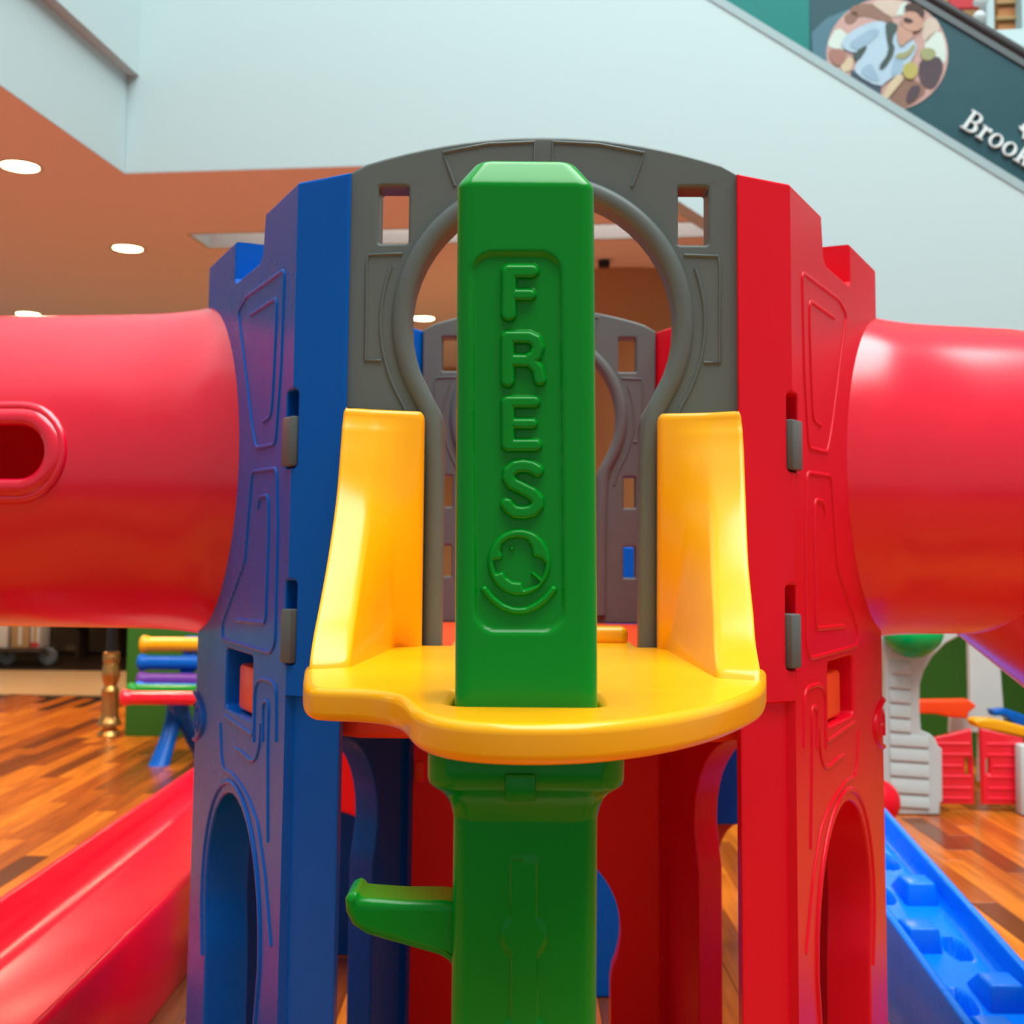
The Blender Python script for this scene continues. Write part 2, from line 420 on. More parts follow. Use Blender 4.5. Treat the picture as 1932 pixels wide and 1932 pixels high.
# ------------------------------------------------------------------ escalator side: cladding trim, adverts, handrail
es = thing('escalator_side', 'escalator balustrade with dark teal advert boards and black handrail', 'escalator', tuple(B(t0.x, 0, 0)))
def strip_t(name, d0, d1, h0, h1, b0, b1, mat, parent=es, bev=0.004):
    return slab_b(name, [tuple(on_t(d0, h0)), tuple(on_t(d1, h0)), tuple(on_t(d1, h1)), tuple(on_t(d0, h1))], b0, b1, mat, parent, bev)
D0, D1 = -2.6, 4.5
strip_t('trim_strip', D0, D1, -0.004, 0.050, -0.008, -0.0005, 'trim_grey', bev=0.002)
hr0, hr1 = Vector(UB(1735, -5)), Vector(UB(1932, 122)); hh = (hr0 - t0).dot(tn)
dteal = (Vector(UB(1527, 60)) - t0).dot(td)
def vert_split(px, top):                     # vertical printed edge between the two boards
    a = UB(px, 60)[0]; return a
asp = vert_split(1529, 0)
def at_a(a, h): 
    base = t0 + tn * h; k = (a - base.x) / td.x; return tuple(base + td * k)
slab_b('advert_board', [tuple(on_t(D0, 0.04)), at_a(asp, 0.04), at_a(asp, hh), tuple(on_t(D0, hh))], 0.03, 0.05, 'ad_teal', es, label='plain teal green printed panel')
dark = slab_b('advert_board', [at_a(asp + 0.002, 0.04), tuple(on_t(D1, 0.04)), tuple(on_t(D1, hh)), at_a(asp + 0.002, hh)], 0.03, 0.05, 'ad_dark', es, label='dark teal printed panel with round picture and white lettering')
mb = MB(); hp = [B(*(lambda q: (q.x, 0.04, q.y))(on_t(D0 + (D1 - D0) * k / 6, hh + 0.045))) for k in range(7)]
tube_path(mb, hp, 0.038, 14); mb.build('handrail', 'rail_rubber', es)
strip_t('rail_channel', D0, D1, hh - 0.03, hh + 0.012, 0.015, 0.065, 'rail_grey', bev=0.003)
def pic(name, px, mat, lay, sm=0, parent=dark):
    b1 = 0.0298 - 0.0022 * lay
    pts = [UB(x, y, b1) for x, y in px]
    pts = [tuple(p) for p in (chaikin(pts, sm, True) if sm else pts)]
    return slab_b(name, pts, b1 - 0.002, b1, mat, parent, 0.0002)
def clip_t(px):                               # keep the print above the trim strip
    return px
pic('print_field', [(1531, 62), (1560, 34), (1620, 10), (1690, 120), (1600, 155), (1533, 100)], 'ad_mid', 0)
cx_, cy_ = 1674, 103
ell = [(cx_ + 115 * math.cos(R(k * 7.5)), cy_ + 107 * math.sin(R(k * 7.5))) for k in range(48)]
def above(p, off=3): return p[1] < (p[0] - 1340) * 363 / 592 - off
ell = [p if above(p) else (p[0], (p[0] - 1340) * 363 / 592 - 3) for p in ell]
pic('round_picture', ell, 'p_pink', 1)
pic('print_shape', [(1562, 78), (1580, 50), (1600, 66), (1608, 84), (1600, 96), (1563, 90)], 'p_pale', 2, 1)
pic('print_shape', [(1592, 28), (1615, 20), (1620, 30), (1612, 44), (1596, 46)], 'p_brown', 2, 1)
pic('print_shape', [(1640, 2), (1700, -2), (1716, 20), (1690, 36), (1660, 20)], 'p_beige', 2, 1)
pic('print_shape', [(1700, 8), (1712, 2), (1704, 30), (1690, 28)], 'p_pale', 3, 0)
pic('print_shape', [(1745, 70), (1775, 55), (1786, 90), (1784, 120), (1762, 130), (1745, 100)], 'p_pale', 2, 1)
pic('print_shape', [(1735, 110), (1770, 104), (1782, 124), (1768, 162), (1752, 170), (1732, 150)], 'p_dark', 3, 1)
pic('print_shape', [(1690, 150), (1730, 150), (1752, 172), (1720, 198), (1698, 205), (1676, 190)], 'p_brown', 2, 1)
pic('print_shape', [(1563, 92), (1592, 92), (1600, 110), (1580, 128), (1566, 112)], 'p_arm', 4, 1)
pic('print_shape', [(1590, 108), (1612, 110), (1606, 132), (1592, 138), (1586, 128)], 'p_cream', 3, 0)
pic('print_shape', [(1606, 128), (1640, 146), (1664, 162), (1660, 184), (1630, 166), (1604, 148)], 'p_navy', 3, 1)
pic('shirt_shape', [(1586, 88), (1592, 70), (1625, 48), (1660, 38), (1676, 46), (1690, 48), (1724, 76), (1732, 92), (1706, 136), (1676, 150), (1660, 166), (1614, 140), (1612, 124), (1634, 90), (1610, 102)], 'p_shirt', 5, 1)
pic('print_shape', [(1612, 100), (1634, 84), (1636, 92), (1618, 118), (1608, 106)], 'p_scarf', 6, 1)
pic('scarf_shape', [(1670, 40), (1690, 44), (1696, 50), (1682, 74), (1690, 96), (1668, 132), (1656, 128), (1678, 98), (1672, 70)], 'p_scarf', 7, 1)
pic('scarf_shape', [(1690, 102), (1712, 98), (1724, 82), (1728, 88), (1712, 110), (1692, 112)], 'p_olive', 7, 1)
pic('print_shape', [(1694, 46), (1720, 56), (1724, 70), (1710, 80), (1700, 90), (1692, 72)], 'p_skin', 8, 1)
pic('face_shape', [(1700, 32), (1712, 20), (1734, 24), (1744, 46), (1734, 58), (1718, 60), (1702, 50)], 'p_skin', 9, 2)
pic('hair_shape', [(1704, 12), (1722, 4), (1740, 12), (1746, 28), (1738, 34), (1730, 22), (1712, 20)], 'p_hair', 10, 1)
pic('print_shape', [(1706, 32), (1720, 36), (1724, 42), (1712, 44), (1704, 40)], 'p_hair', 10, 1)
pic('ball_shape', [(1706, 120), (1724, 116), (1734, 132), (1724, 150), (1708, 148), (1702, 134)], 'p_ball', 6, 2)
pic('print_shape', [(1686, 146), (1700, 138), (1706, 148), (1690, 168), (1672, 190), (1662, 184)], 'p_cream', 6, 1)
pic('print_shape', [(1718, 162), (1738, 160), (1734, 180), (1716, 196), (1708, 188)], 'p_dark', 4, 1)
pic('print_shape', [(1600, 84), (1622, 66), (1650, 52), (1662, 60), (1640, 82), (1616, 96)], 'p_shade', 6, 1)
pic('print_shape', [(1620, 134), (1642, 118), (1650, 130), (1662, 156), (1640, 150)], 'p_shade', 6, 1)
pic('print_shape', [(1690, 100), (1706, 112), (1700, 134), (1680, 146), (1684, 120)], 'p_shade', 6, 1)
pic('print_shape', [(1600, 14), (1640, 4), (1660, 18), (1690, 40), (1672, 44), (1636, 30), (1610, 34)], 'p_brown', 2, 1)
pic('print_shape', [(1742, 40), (1762, 30), (1776, 52), (1760, 66), (1746, 84), (1738, 66)], 'p_beige', 2, 1)
pic('print_shape', [(1736, 92), (1760, 90), (1768, 104), (1752, 116), (1738, 110)], 'p_olive', 4, 1)
# raised lettering along the slope: "Brooks"
bl0, bl1 = Vector(UB(1812, 238)), Vector(UB(1932, 312)); bd = (bl1 - bl0).normalized(); bn = Vector((-bd.y, bd.x))
CAPH = (Vector(UB(1830, 203)) - bl0).dot(bn) * 1.02
def glyph(name, x0, outer, holes=()):
    f = lambda p: tuple(bl0 + bd * ((x0 + p[0]) * CAPH) + bn * (p[1] * CAPH))
    slab_b(name, [f(p) for p in outer], 0.004, 0.0295, 'trim_white', dark, 0.002, [[f(p) for p in h] for h in holes])
def ring_glyph(x0, n=18):
    glyph('letter', x0, arc(0.34, 0.33, 0.34, 0.345, 0, 360 - 360 / n, n - 1), [arc(0.34, 0.33, 0.185, 0.275, 0, 360 - 360 / n, n - 1)])
bowl = [(0, 0), (0.42, 0)] + arc(0.42, 0.26, 0.33, 0.26, -80, 72, 8) + arc(0.42, 0.74, 0.29, 0.25, -60, 85, 8) + [(0.42, 1), (0, 1), (0, 0.93), (0.1, 0.93), (0.1, 0.07), (0, 0.07)]
glyph('letter', 0, bowl, [[(0.27, 0.07), (0.42, 0.07)] + arc(0.42, 0.27, 0.14, 0.19, -80, 80, 6) + [(0.27, 0.47)], [(0.27, 0.54), (0.42, 0.54)] + arc(0.42, 0.74, 0.12, 0.18, -80, 80, 6) + [(0.27, 0.93)]])
glyph('letter', 0.84, [(0, 0), (0.38, 0), (0.38, 0.06), (0.28, 0.06), (0.28, 0.45), (0.36, 0.54), (0.42, 0.48), (0.52, 0.5), (0.54, 0.62), (0.44, 0.68), (0.34, 0.64), (0.28, 0.56), (0.28, 0.66), (0, 0.66), (0, 0.60), (0.11, 0.60), (0.11, 0.06), (0, 0.06)])
ring_glyph(1.42); ring_glyph(2.16)
glyph('letter', 2.90, [(0, 0), (0.36, 0), (0.36, 0.06), (0.28, 0.06), (0.28, 0.22), (0.36, 0.30), (0.5, 0.06), (0.44, 0.06), (0.44, 0), (0.8, 0), (0.8, 0.06), (0.72, 0.06), (0.48, 0.40), (0.66, 0.60), (0.76, 0.60), (0.76, 0.66), (0.42, 0.66), (0.42, 0.60), (0.5, 0.60), (0.28, 0.36), (0.28, 1.02), (0, 1.02), (0, 0.96), (0.11, 0.96), (0.11, 0.06), (0, 0.06)])
glyph('letter', 3.76, [(0.02, 0.0), (0.08, 0.0), (0.14, 0.04), (0.28, -0.01), (0.46, 0.04), (0.52, 0.18), (0.46, 0.32), (0.22, 0.44), (0.19, 0.53), (0.28, 0.61), (0.4, 0.56), (0.44, 0.45), (0.49, 0.45), (0.48, 0.66), (0.42, 0.66), (0.38, 0.63), (0.26, 0.67), (0.08, 0.61), (0.03, 0.48), (0.09, 0.35), (0.33, 0.23), (0.36, 0.14), (0.28, 0.05), (0.14, 0.09), (0.08, 0.22), (0.02, 0.22)])
cr0 = Vector(UB(1931, 243))
slab_b('crest', [(cr0.x + x * CAPH, cr0.y + y * CAPH) for x, y in ((-0.16, 0.22), (-0.06, 0.12), (0.05, 0.3), (0.2, 0.2), (0.12, -0.1), (0.3, -0.5), (-0.02, -0.42), (0.02, -0.12), (-0.14, 0.05))], 0.012, 0.0295, 'trim_white', dark, 0.002)

# upper floor shop beyond the escalator
us = thing('upper_shop_front', 'upper floor shop corner with wooden shelving above the white parapet', 'shop', tuple(B(4.5, 2.0, 0)))
def ubx(name, px0, px1, py0, py1, b0, b1, mat, bev=0.01):
    (a0, z1), (a1, z0) = UB(px0, py0, b0), UB(px1, py1, b0)
    return slab_b(name, [(a0, z0), (a1, z0), (a1, z1), (a0, z1)], b0, b1, mat, us, bev)
ubx('parapet', 1850, 2300, 57, 420, 1.2, 1.4, 'paint_white')
ubx('back_wall', 1700, 2500, -260, 260, 3.0, 3.15, 'card')
ubx('shelf_unit', 1880, 1922, -120, 58, 2.4, 2.8, 'shelf_wood')
for yy in (0, 30, -30, -60): ubx('shelf_board', 1879, 1923, yy, yy + 5, 2.36, 2.4, 'card', 0.003)
ubx('pillar', 1858, 1877, -160, 60, 2.2, 2.4, 'paint_white')
ubx('pillar', 1925, 1940, -160, 60, 2.2, 2.4, 'paint_white')
ubx('sign_board', 1790, 1848, -60, 14, 2.0, 2.05, 'red_board')
for (qx, qy) in ((1848, 37), (1850, 8)):
    (a, z) = UB(qx, qy, 1.9)
    MB().lathe([(0.001, 0), (0.05, 0), (0.06, 0.02), (0.03, 0.06), (0.001, 0.06)], 20, Matrix.Translation(B(a, 1.9, z))).build('hanging_lamp', 'trim_white', us)

# ================================================================== the play tower
TW = thing('play_tower', 'large hexagonal plastic play tower with blue and red walls, grey arch and yellow balcony', 'play structure', (0.060, 2.70, 0), R(-1.0))
TM = WORLD[TW.name]
def TL(x, y, z): return TM @ Vector((x, y, z))
TI = TM.inverted()
ZT = 2.07
def taper(z): return 1 + 0.014 * (ZT - z) / 1.4

# plan of the left wall shell (outer face), front to back, local coordinates
PLAN = [Vector(p) for p in ((-0.315, -0.742), (-0.411, -0.690), (-0.722, -0.080), (-0.722, 0.080), (-0.411, 0.690), (-0.315, 0.742))]
UC = [0.0]
for i in range(5): UC.append(UC[-1] + (PLAN[i + 1] - PLAN[i]).length)
UT = UC[-1]
def seg_n(i):
    d = (PLAN[i + 1] - PLAN[i]).normalized(); return Vector((-d.y, d.x)) * -1 if False else Vector((d.y, -d.x))
NRM = []
for i in range(5):
    n_ = seg_n(i)
    if n_.dot(Vector((1, 0))) < 0: n_ = -n_
    if i in (0, 4):
        n_ = seg_n(i); n_ = n_ if n_.y * (1 if i == 0 else -1) > 0 else -n_
    NRM.append(n_)                              # inward normals
MIT = []
for i in range(6):
    a, b = NRM[max(i - 1, 0)], NRM[min(i, 4)]
    mv = (a + b).normalized(); MIT.append(mv / max(mv.dot(a), 0.3))
MIT[0] = Vector((0.0, 0.45)); MIT[5] = Vector((0.0, -0.45))
def shell(u, v, wd, side=-1):
    """u along the wall from front to back, v height, wd depth into the wall"""
    i = 0
    while i < 4 and u > UC[i + 1]: i += 1
    t = (u - UC[i]) / (UC[i + 1] - UC[i])
    if v < 1.215 and (u < UC[1] - 0.002 or u > UC[4] + 0.002): wd = wd + 0.012
    p = (PLAN[i] + MIT[i] * wd).lerp(PLAN[i + 1] + MIT[i + 1] * wd, t)
    k = taper(v)
    return TL(p.x * k * (-side), p.y * k, v)
# map a pixel on the front oblique face to (u, v)
pB, pC = TL(PLAN[1].x, PLAN[1].y, 1.2), TL(PLAN[2].x, PLAN[2].y, 1.2)
dBC = (pC - pB); dBC.z = 0; dBC.normalize(); nBC = Vector((dBC.y, -dBC.x, 0))
def SP(px, py):
    p = UP(px, py, pB, nBC); k = taper(p.z); q = TI @ p
    # undo the taper
    n2 = NRM[1]; d0 = (PLAN[1]).dot(n2)
    pp = UP(px, py, TM @ Vector((PLAN[1].x * k, PLAN[1].y * k, 0)), nBC); q = TI @ pp
    xy = Vector((q.x, q.y)) / k
    return (UC[1] + (xy - PLAN[1]).dot((PLAN[2] - PLAN[1]).normalized()), pp.z)
umid = (UC[1] + UC[2]) / 2
AH, ANW = 0.205, 0.185                          # arch half widths
def arch_loop(g=0.0, z0=-0.02):
    up = [(umid + ANW + g, z0), (umid + ANW + g, 0.64), (umid + (AH + ANW) / 2 + g, 0.69), (umid + AH + g, 0.74)]
    top = arc(umid, 0.77, AH + g, 0.225 + g, 0, 180, 18)
    dn = [(umid - AH - g, 0.74), (umid - (AH + ANW) / 2 - g, 0.69), (umid - ANW - g, 0.64), (umid - ANW - g, z0)]
    return up + top + dn
def mirror_u(p): return [(UT - q[0], q[1]) for q in p][::-1]
def sheet_outline():
    e = UC[1]
    zt, zn = ZT, 1.985
    m1, m2 = e + 0.215, e + 0.445
    front = arch_loop()[::-1]
    o = [(0, 0.0)] + [(q[0], max(q[1], 0.0)) for q in front] 
    bk = mirror_u(front)
    o += [(q[0], max(q[1], 0.0)) for q in bk] + [(UT, 0.0), (UT, zt)]
    top = [(m1, zt), (m1 + 0.012, zn + 0.012), (m1 + 0.03, zn), (m2 - 0.012, zn), (m2, zn + 0.01), (m2, zt)]
    o += mirror_u(top)[::1] and [(UT - q[0], q[1]) for q in top] + top[::-1]
    o += [(0, zt)]
    return o
wq = [SP(*q) for q in ((427, 1243), (474, 1262), (474, 1352), (430, 1330))]
wu0, wu1 = min(q[0] for q in wq), max(q[0] for q in wq)
win = [(wu0, 1.262), (wu1, 1.262), (wu1, 1.150), (wu0, 1.150)]
win = rrect(wu0, wu1, 1.148, 1.262, 0.012, 3)
def slot(p0, p1):
    (u0, v1), (u1, v0) = SP(*p0), SP(*p1); u0, u1 = min(u0, u1), max(u0, u1)
    return u0, u1, v0, v1
sl1 = slot((556, 734), (538, 884)); sl2 = slot((549, 1096), (535, 1252))
umm = UT / 2
def port():
    out = []
    for k in range(40):
        a = 2 * math.pi * k / 40; y = 0.33 * math.cos(a); z = 1.628 + 0.33 * math.sin(a)
        h = UC[3] - umm
        u = y if abs(y) < h else math.copysign(h + (abs(y) - h) * (UC[2] - UC[1]) / 0.61, y)
        out.append((umm + u, z))
    return out
holes = [win, mirror_u(win), port()]
for s in (sl1, sl2):
    rr = rrect(s[0], s[1], s[2], s[3], 0.006, 2); holes += [rr, mirror_u(rr)]
def make_shell(side, mat, name, label):
    bm = outline_mesh(sheet_outline(), holes, 0.085, 0.006)
    for uc in UC[1:5] + [UC[1] - 0.004, UC[4] + 0.004]:
        bmesh.ops.bisect_plane(bm, geom=bm.verts[:] + bm.edges[:] + bm.faces[:], dist=1e-6, plane_co=(uc, 0, 0), plane_no=(1, 0, 0))
    for vc in (1.213, 1.217):
        bmesh.ops.bisect_plane(bm, geom=bm.verts[:] + bm.edges[:] + bm.faces[:], dist=1e-6, plane_co=(0, vc, 0), plane_no=(0, 1, 0))
    o = bm_obj(bm, name, mat, TW, lambda c: shell(c.x, c.y, c.z, side), 25, label=label)
    fn = lambda u, v, h: shell(u, v, -h, side)
    # moulded ribs
    polys = [
        (True, [(537, 509), (465, 560), (450, 588), (462, 690), (475, 800), (483, 846), (520, 838), (530, 700)]),
        (False, [(474, 594), (522, 562), (521, 620), (516, 720), (512, 785), (497, 796)]),
        (True, [(476, 890), (522, 884), (524, 1000), (519, 1215), (510, 1232), (420, 1206), (420, 1175), (462, 1060)]),
        (False, [(487, 960), (490, 938), (506, 934), (507, 1000), (501, 1176), (446, 1170)]),
        (False, [(479, 1400), (481, 1300), (487, 1283), (497, 1280), (515, 1287), (521, 1300), (521, 1400)]),
        (False, [(496, 1400), (496, 1328), (502, 1320), (507, 1328), (505, 1407), (505, 1589)]),
        (False, [(444, 1412), (455, 1418), (473, 1436), (483, 1432), (490, 1405), (492, 1366)]),
        (False, [(416, 1364), (418, 1428), (422, 1452), (438, 1460), (453, 1479), (469, 1506), (486, 1552), (500, 1650), (511, 1785)]),
        (False, [(424, 1350), (478, 1388), (481, 1300)]),
    ]
    mbr = MB(); mbk = MB()
    for cl, pl in polys:
        uv = [SP(*q) for q in pl]
        cv = rounded(uv, 0.016, cl)
        ridge(mbr, cv, 0.0045, 0.0035, fn, cl)
        ridge(mbk, [(UT - q[0], q[1]) for q in cv][::-1], 0.0045, 0.0035, fn, cl)
    ap = arch_loop(0.022, 0.02)[1:-1]
    ridge(mbr, ap, 0.006, 0.005, fn); ridge(mbk, mirror_u(ap), 0.006, 0.005, fn)
    mbr.build('moulded_ribs', mat, o, 60, kind='stuff'); mbk.build('moulded_ribs', mat, o, 60, kind='stuff')
    # oval word mark on the corner: FRESO
    mbl = MB(); zc_, hu, hv = 1.10, 0.165, 0.056
    ridge(mbl, arc(umm, zc_, hu, hv, 0, 357, 60), 0.006, 0.008, fn, True)
    sg = -1 if side < 0 else 1                  # reading direction seen from outside
    lw = 0.056
    glyphs = {'F': [[(-1, -1), (-1, 1), (1, 1)], [(-1, 0), (0.6, 0)]], 'R': [[(-1, -1), (-1, 1), (0.5, 1), (1, 0.5), (0.5, 0), (-1, 0)], [(0, 0), (1, -1)]],
              'E': [[(1, 1), (-1, 1), (-1, -1), (1, -1)], [(-1, 0), (0.6, 0)]], 'S': [[(1, 0.8), (0.3, 1), (-0.8, 0.8), (-0.8, 0.2), (0.8, -0.2), (0.8, -0.8), (-0.3, -1), (-1, -0.8)]],
              'O': [[(0, 1.2), (-0.9, 0.7), (-1.15, 0), (-0.9, -0.7), (0, -1.2), (0.9, -0.7), (1.15, 0), (0.9, 0.7), (0, 1.2)], [(-0.3, 0.5), (0.3, 0.2), (0.5, -0.4), (-0.2, -0.5), (-0.3, 0.5)]]}
    for k, ch in enumerate('FRESO'):
        cu_ = (k - 2) * lw
        for st in glyphs[ch]:
            ridge(mbl, chaikin([(umm + (cu_ + q[0] * 0.019) * (1 if side > 0 else -1), zc_ + q[1] * 0.026) for q in st], 1), 0.0045, 0.007, fn)
    mbl.build('word_mark', mat, o, 60, label='raised oval emblem reading FRESO')
    # grey clips in the corner slots
    for s in (sl1, sl2):
        for mir in (False, True):
            u0, u1 = (s[0] + 0.001, s[1] - 0.001); v0, v1 = s[2] + 0.002, s[2] + (s[3] - s[2]) * 0.66
            if mir: u0, u1 = UT - u1, UT - u0
            mbc = MB()
            vs = [shell(u, v, d, side) for u in (u0, u1) for v in (v0, v1) for d in (-0.009, 0.05)]
            mbc.add(vs, [(0, 1, 3, 2), (4, 6, 7, 5), (0, 4, 5, 1), (2, 3, 7, 6), (0, 2, 6, 4), (1, 5, 7, 3)])
            mbc.build('clip', 'grey', o, bevel=0.004, label='small grey locking clip')
    return o
make_shell(-1, 'blue', 'wall_shell', 'blue plastic wall with crenellated top and arched openings')
make_shell(1, 'red', 'wall_shell', 'red plastic wall with crenellated top and arched openings')

# deck
mb = MB()
dk = [(-0.30, -0.66), (0.30, -0.66), (0.36, -0.62), (0.645, -0.03), (0.645, 0.03), (0.36, 0.62), (0.30, 0.66), (-0.30, 0.66), (-0.36, 0.62), (-0.645, 0.03), (-0.645, -0.03), (-0.36, -0.62)]
panel('deck', dk, [], 0.120, 0.012, 'orange', lambda c: TL(c.x, c.y, 1.262 - c.z), TW, label='orange red floor plate')
for sx in (-1, 1):
    for sy in (-1, 1):
        uc_ = wu0 + (wu1 - wu0) * 0.36; uw = (wu1 - wu0) * 0.36
        mbt = MB()
        U0, U1 = (uc_ - uw, uc_ + uw)
        if sy > 0: U0, U1 = UT - U1, UT - U0
        vs = [shell(u, v, d, sx) for u in (U0, U1) for v in (1.152, 1.238) for d in (0.012, 0.14)]
        mbt.add(vs, [(0, 1, 3, 2), (4, 6, 7, 5), (0, 4, 5, 1), (2, 3, 7, 6), (0, 2, 6, 4), (1, 5, 7, 3)])
        mbt.build('deck_lug', 'orange', TW, bevel=0.008, label='orange deck lug showing in the wall slot')

# grey arch panels: local (x, z) outline
def GX(px): return (px - 1023.5) / FPX * 1.97
def GZ(py): return UY(1023, py, 1.97).z
def arch_panel(y, flip, label):
    hw = 0.324
    top = []
    for k in range(21):
        x = hw - 2 * hw * k / 20
        top.append((x, GZ(257) - (GZ(257) - GZ(322)) * (x / hw) ** 2))
    top[0] = (hw, top[0][1] - 0.008); top[-1] = (-hw, top[-1][1] - 0.008)
    outer = [(-hw, 1.262), (hw, 1.262), (hw, 1.5)] + top + [(-hw, 1.5)]
    rc, zc = 0.216, GZ(608); sw = 0.160
    key = arc(0, zc, rc, rc, -28, 208, 34)
    z1, z0 = GZ(775), 1.285
    right = [(sw, z0), (sw, z1 - 0.02), (sw + 0.006, z1)]
    left = [(-sw - 0.006, z1), (-sw, z1 - 0.02), (-sw, z0)]
    key = right + key + left
    hs = [key]
    for sgn in (-1, 1):
        for (y0, y1, x0, x1) in ((460, 352, 1282, 1339), (745 + 150, 645 + 150, 1300, 1339), (1120, 1020, 1300, 1339)):
            hs.append(rrect(*sorted((sgn * GX(x0), sgn * GX(x1))), GZ(y0), GZ(y1), 0.004, 2))
    f = (lambda c: TL(c.x, y + c.z, c.y)) if not flip else (lambda c: TL(c.x, y - c.z, c.y))
    o = panel('arch_panel', outer, hs, 0.062, 0.006, 'grey', f, TW, 30, label=label)
    fn = (lambda u, v, h: TL(u, y - h, v)) if not flip else (lambda u, v, h: TL(u, y + h, v))
    fb = (lambda u, v, h: TL(u, y + 0.062 + h, v)) if not flip else (lambda u, v, h: TL(u, y - 0.062 - h, v))
    mbr = MB()
    for g in ((fb,) if flip else (fn,)):
        # rolled lip round the opening
        lip = [(sw + 0.014, z0)] + [(sw + 0.014, z1 - 0.02)] + arc(0, zc, rc + 0.014, rc + 0.014, -30, 210, 40) + [(-sw - 0.014, z1 - 0.02), (-sw - 0.014, z0)]
        ridge(mbr, chaikin(lip, 2), 0.016, 0.012, g, n=8)
        lip2 = [(sw + 0.05, z1 - 0.04)] + arc(0, zc, rc + 0.048, rc + 0.046, -33, 20, 12)
        ridge(mbr, chaikin(lip2, 2), 0.003, 0.004, g); ridge(mbr, [(-q[0], q[1]) for q in chaikin(lip2, 2)][::-1], 0.003, 0.004, g)
        for sgn in (-1, 1):
            a_ = [(sgn * 0.015, GZ(268)), (sgn * 0.09, GZ(272)), (sgn * 0.165, GZ(288)), (sgn * 0.158, GZ(312)), (sgn * 0.145, GZ(352))]
            ridge(mbr, [(sgn * 0.015, GZ(310))] + a_, 0.0028, 0.0035, g)
            ridge(mbr, [(sgn * 0.23, GZ(480)), (sgn * 0.285, GZ(482)), (sgn * 0.288, GZ(500)), (sgn * 0.288, GZ(682)), (sgn * 0.262, GZ(682))], 0.0028, 0.0035, g)
    mbr.build('moulded_ribs', 'grey', o, 60)
    return o
arch_panel(-0.730, False, 'grey arch panel with keyhole doorway and square holes')
arch_panel(0.730, True, 'far grey arch panel with keyhole doorway')

# red panel under the deck at the back, with a keyhole opening
def back_lower():
    hw = 0.345; rc, zc, sw = 0.232, 0.44, 0.205
    key = [(sw, 0.0), (sw, zc - 0.13)] + arc(0, zc, rc, rc, -25, 205, 30) + [(-sw, zc - 0.13), (-sw, 0.0)]
    outer = [(-hw, 0), ] + key[::-1] + [(hw, 0), (hw, 1.15), (-hw, 1.15)]
    o = panel('lower_panel', outer, [], 0.06, 0.006, 'lower_red', lambda c: TL(c.x, 0.66 + c.z, c.y), TW, label='red lower back panel with keyhole opening')
    MB().add([TL(x, y, z) for x in (-0.33, -0.305) for y in (0.652, 0.668) for z in (0.83, 0.885)],
             [(0, 1, 3, 2), (4, 6, 7, 5), (0, 4, 5, 1), (2, 3, 7, 6), (0, 2, 6, 4), (1, 5, 7, 3)]).build('tab', 'orange', o, bevel=0.003)
back_lower()

# ------------------------------------------------------------------ yellow balcony
ZB = CZ - 0.146
bal_px = [(575, 1255), (571, 1280), (576, 1296), (612, 1299), (690, 1301), (742, 1309), (764, 1322), (778, 1340), (812, 1353), (870, 1362), (960, 1367), (1060, 1367),
          (1160, 1362), (1270, 1349), (1360, 1330), (1420, 1308), (1446, 1292), (1446, 1262)]
rim = [UZ(px, py, ZB) for px, py in bal_px]
rim = [(p.x, p.y) for p in rim]
rim = [tuple(p) for p in chaikin(rim, 3)]
bal = rim + [(0.330, 1.62), (0.352, 1.90), (0.354, 1.955), (0.206, 1.955), (0.206, 2.10), (-0.098, 2.10), (-0.098, 1.955), (-0.270, 1.955), (-0.268, 1.90), (-0.264, 1.62)]
PX0, PX1, PYF = UY(857, 1300, 1.19).x, UY(1130, 1300, 1.19).x, 1.19
PCX = (PX0 + PX1) / 2; PHW = (PX1 - PX0) / 2; PCY = PYF + PHW
hole = rrect(PX0 - 0.004, PX1 + 0.004, PYF - 0.004, PYF + 2 * PHW + 0.004, 0.02, 4)
BT = 0.036
balc = panel('balcony', bal, [hole], BT, 0.010, 'yellow', lambda c: Vector((c.x, c.y, ZB - c.z)), TW, 40, label='yellow plastic balcony with two upright wings', res=4)
ZW = UY(720, 772, 1.90).z
WL = [(ZB - 0.02, 1.535, -0.252), (ZB + 0.004, 1.54, -0.253), (1.340, 1.585, -0.256), (1.375, 1.640, -0.258), (1.44, 1.725, -0.260), (1.525, 1.810, -0.262), (1.60, 1.845, -0.262), (ZW - 0.03, 1.862, -0.262), (ZW, 1.872, -0.262)]
WR = [(ZB - 0.02, 1.435, 0.294), (ZB + 0.004, 1.445, 0.296), (1.340, 1.52, 0.305), (1.375, 1.58, 0.314), (1.44, 1.69, 0.329), (1.525, 1.79, 0.345), (1.60, 1.84, 0.352), (ZW - 0.03, 1.862, 0.354), (ZW, 1.872, 0.354)]
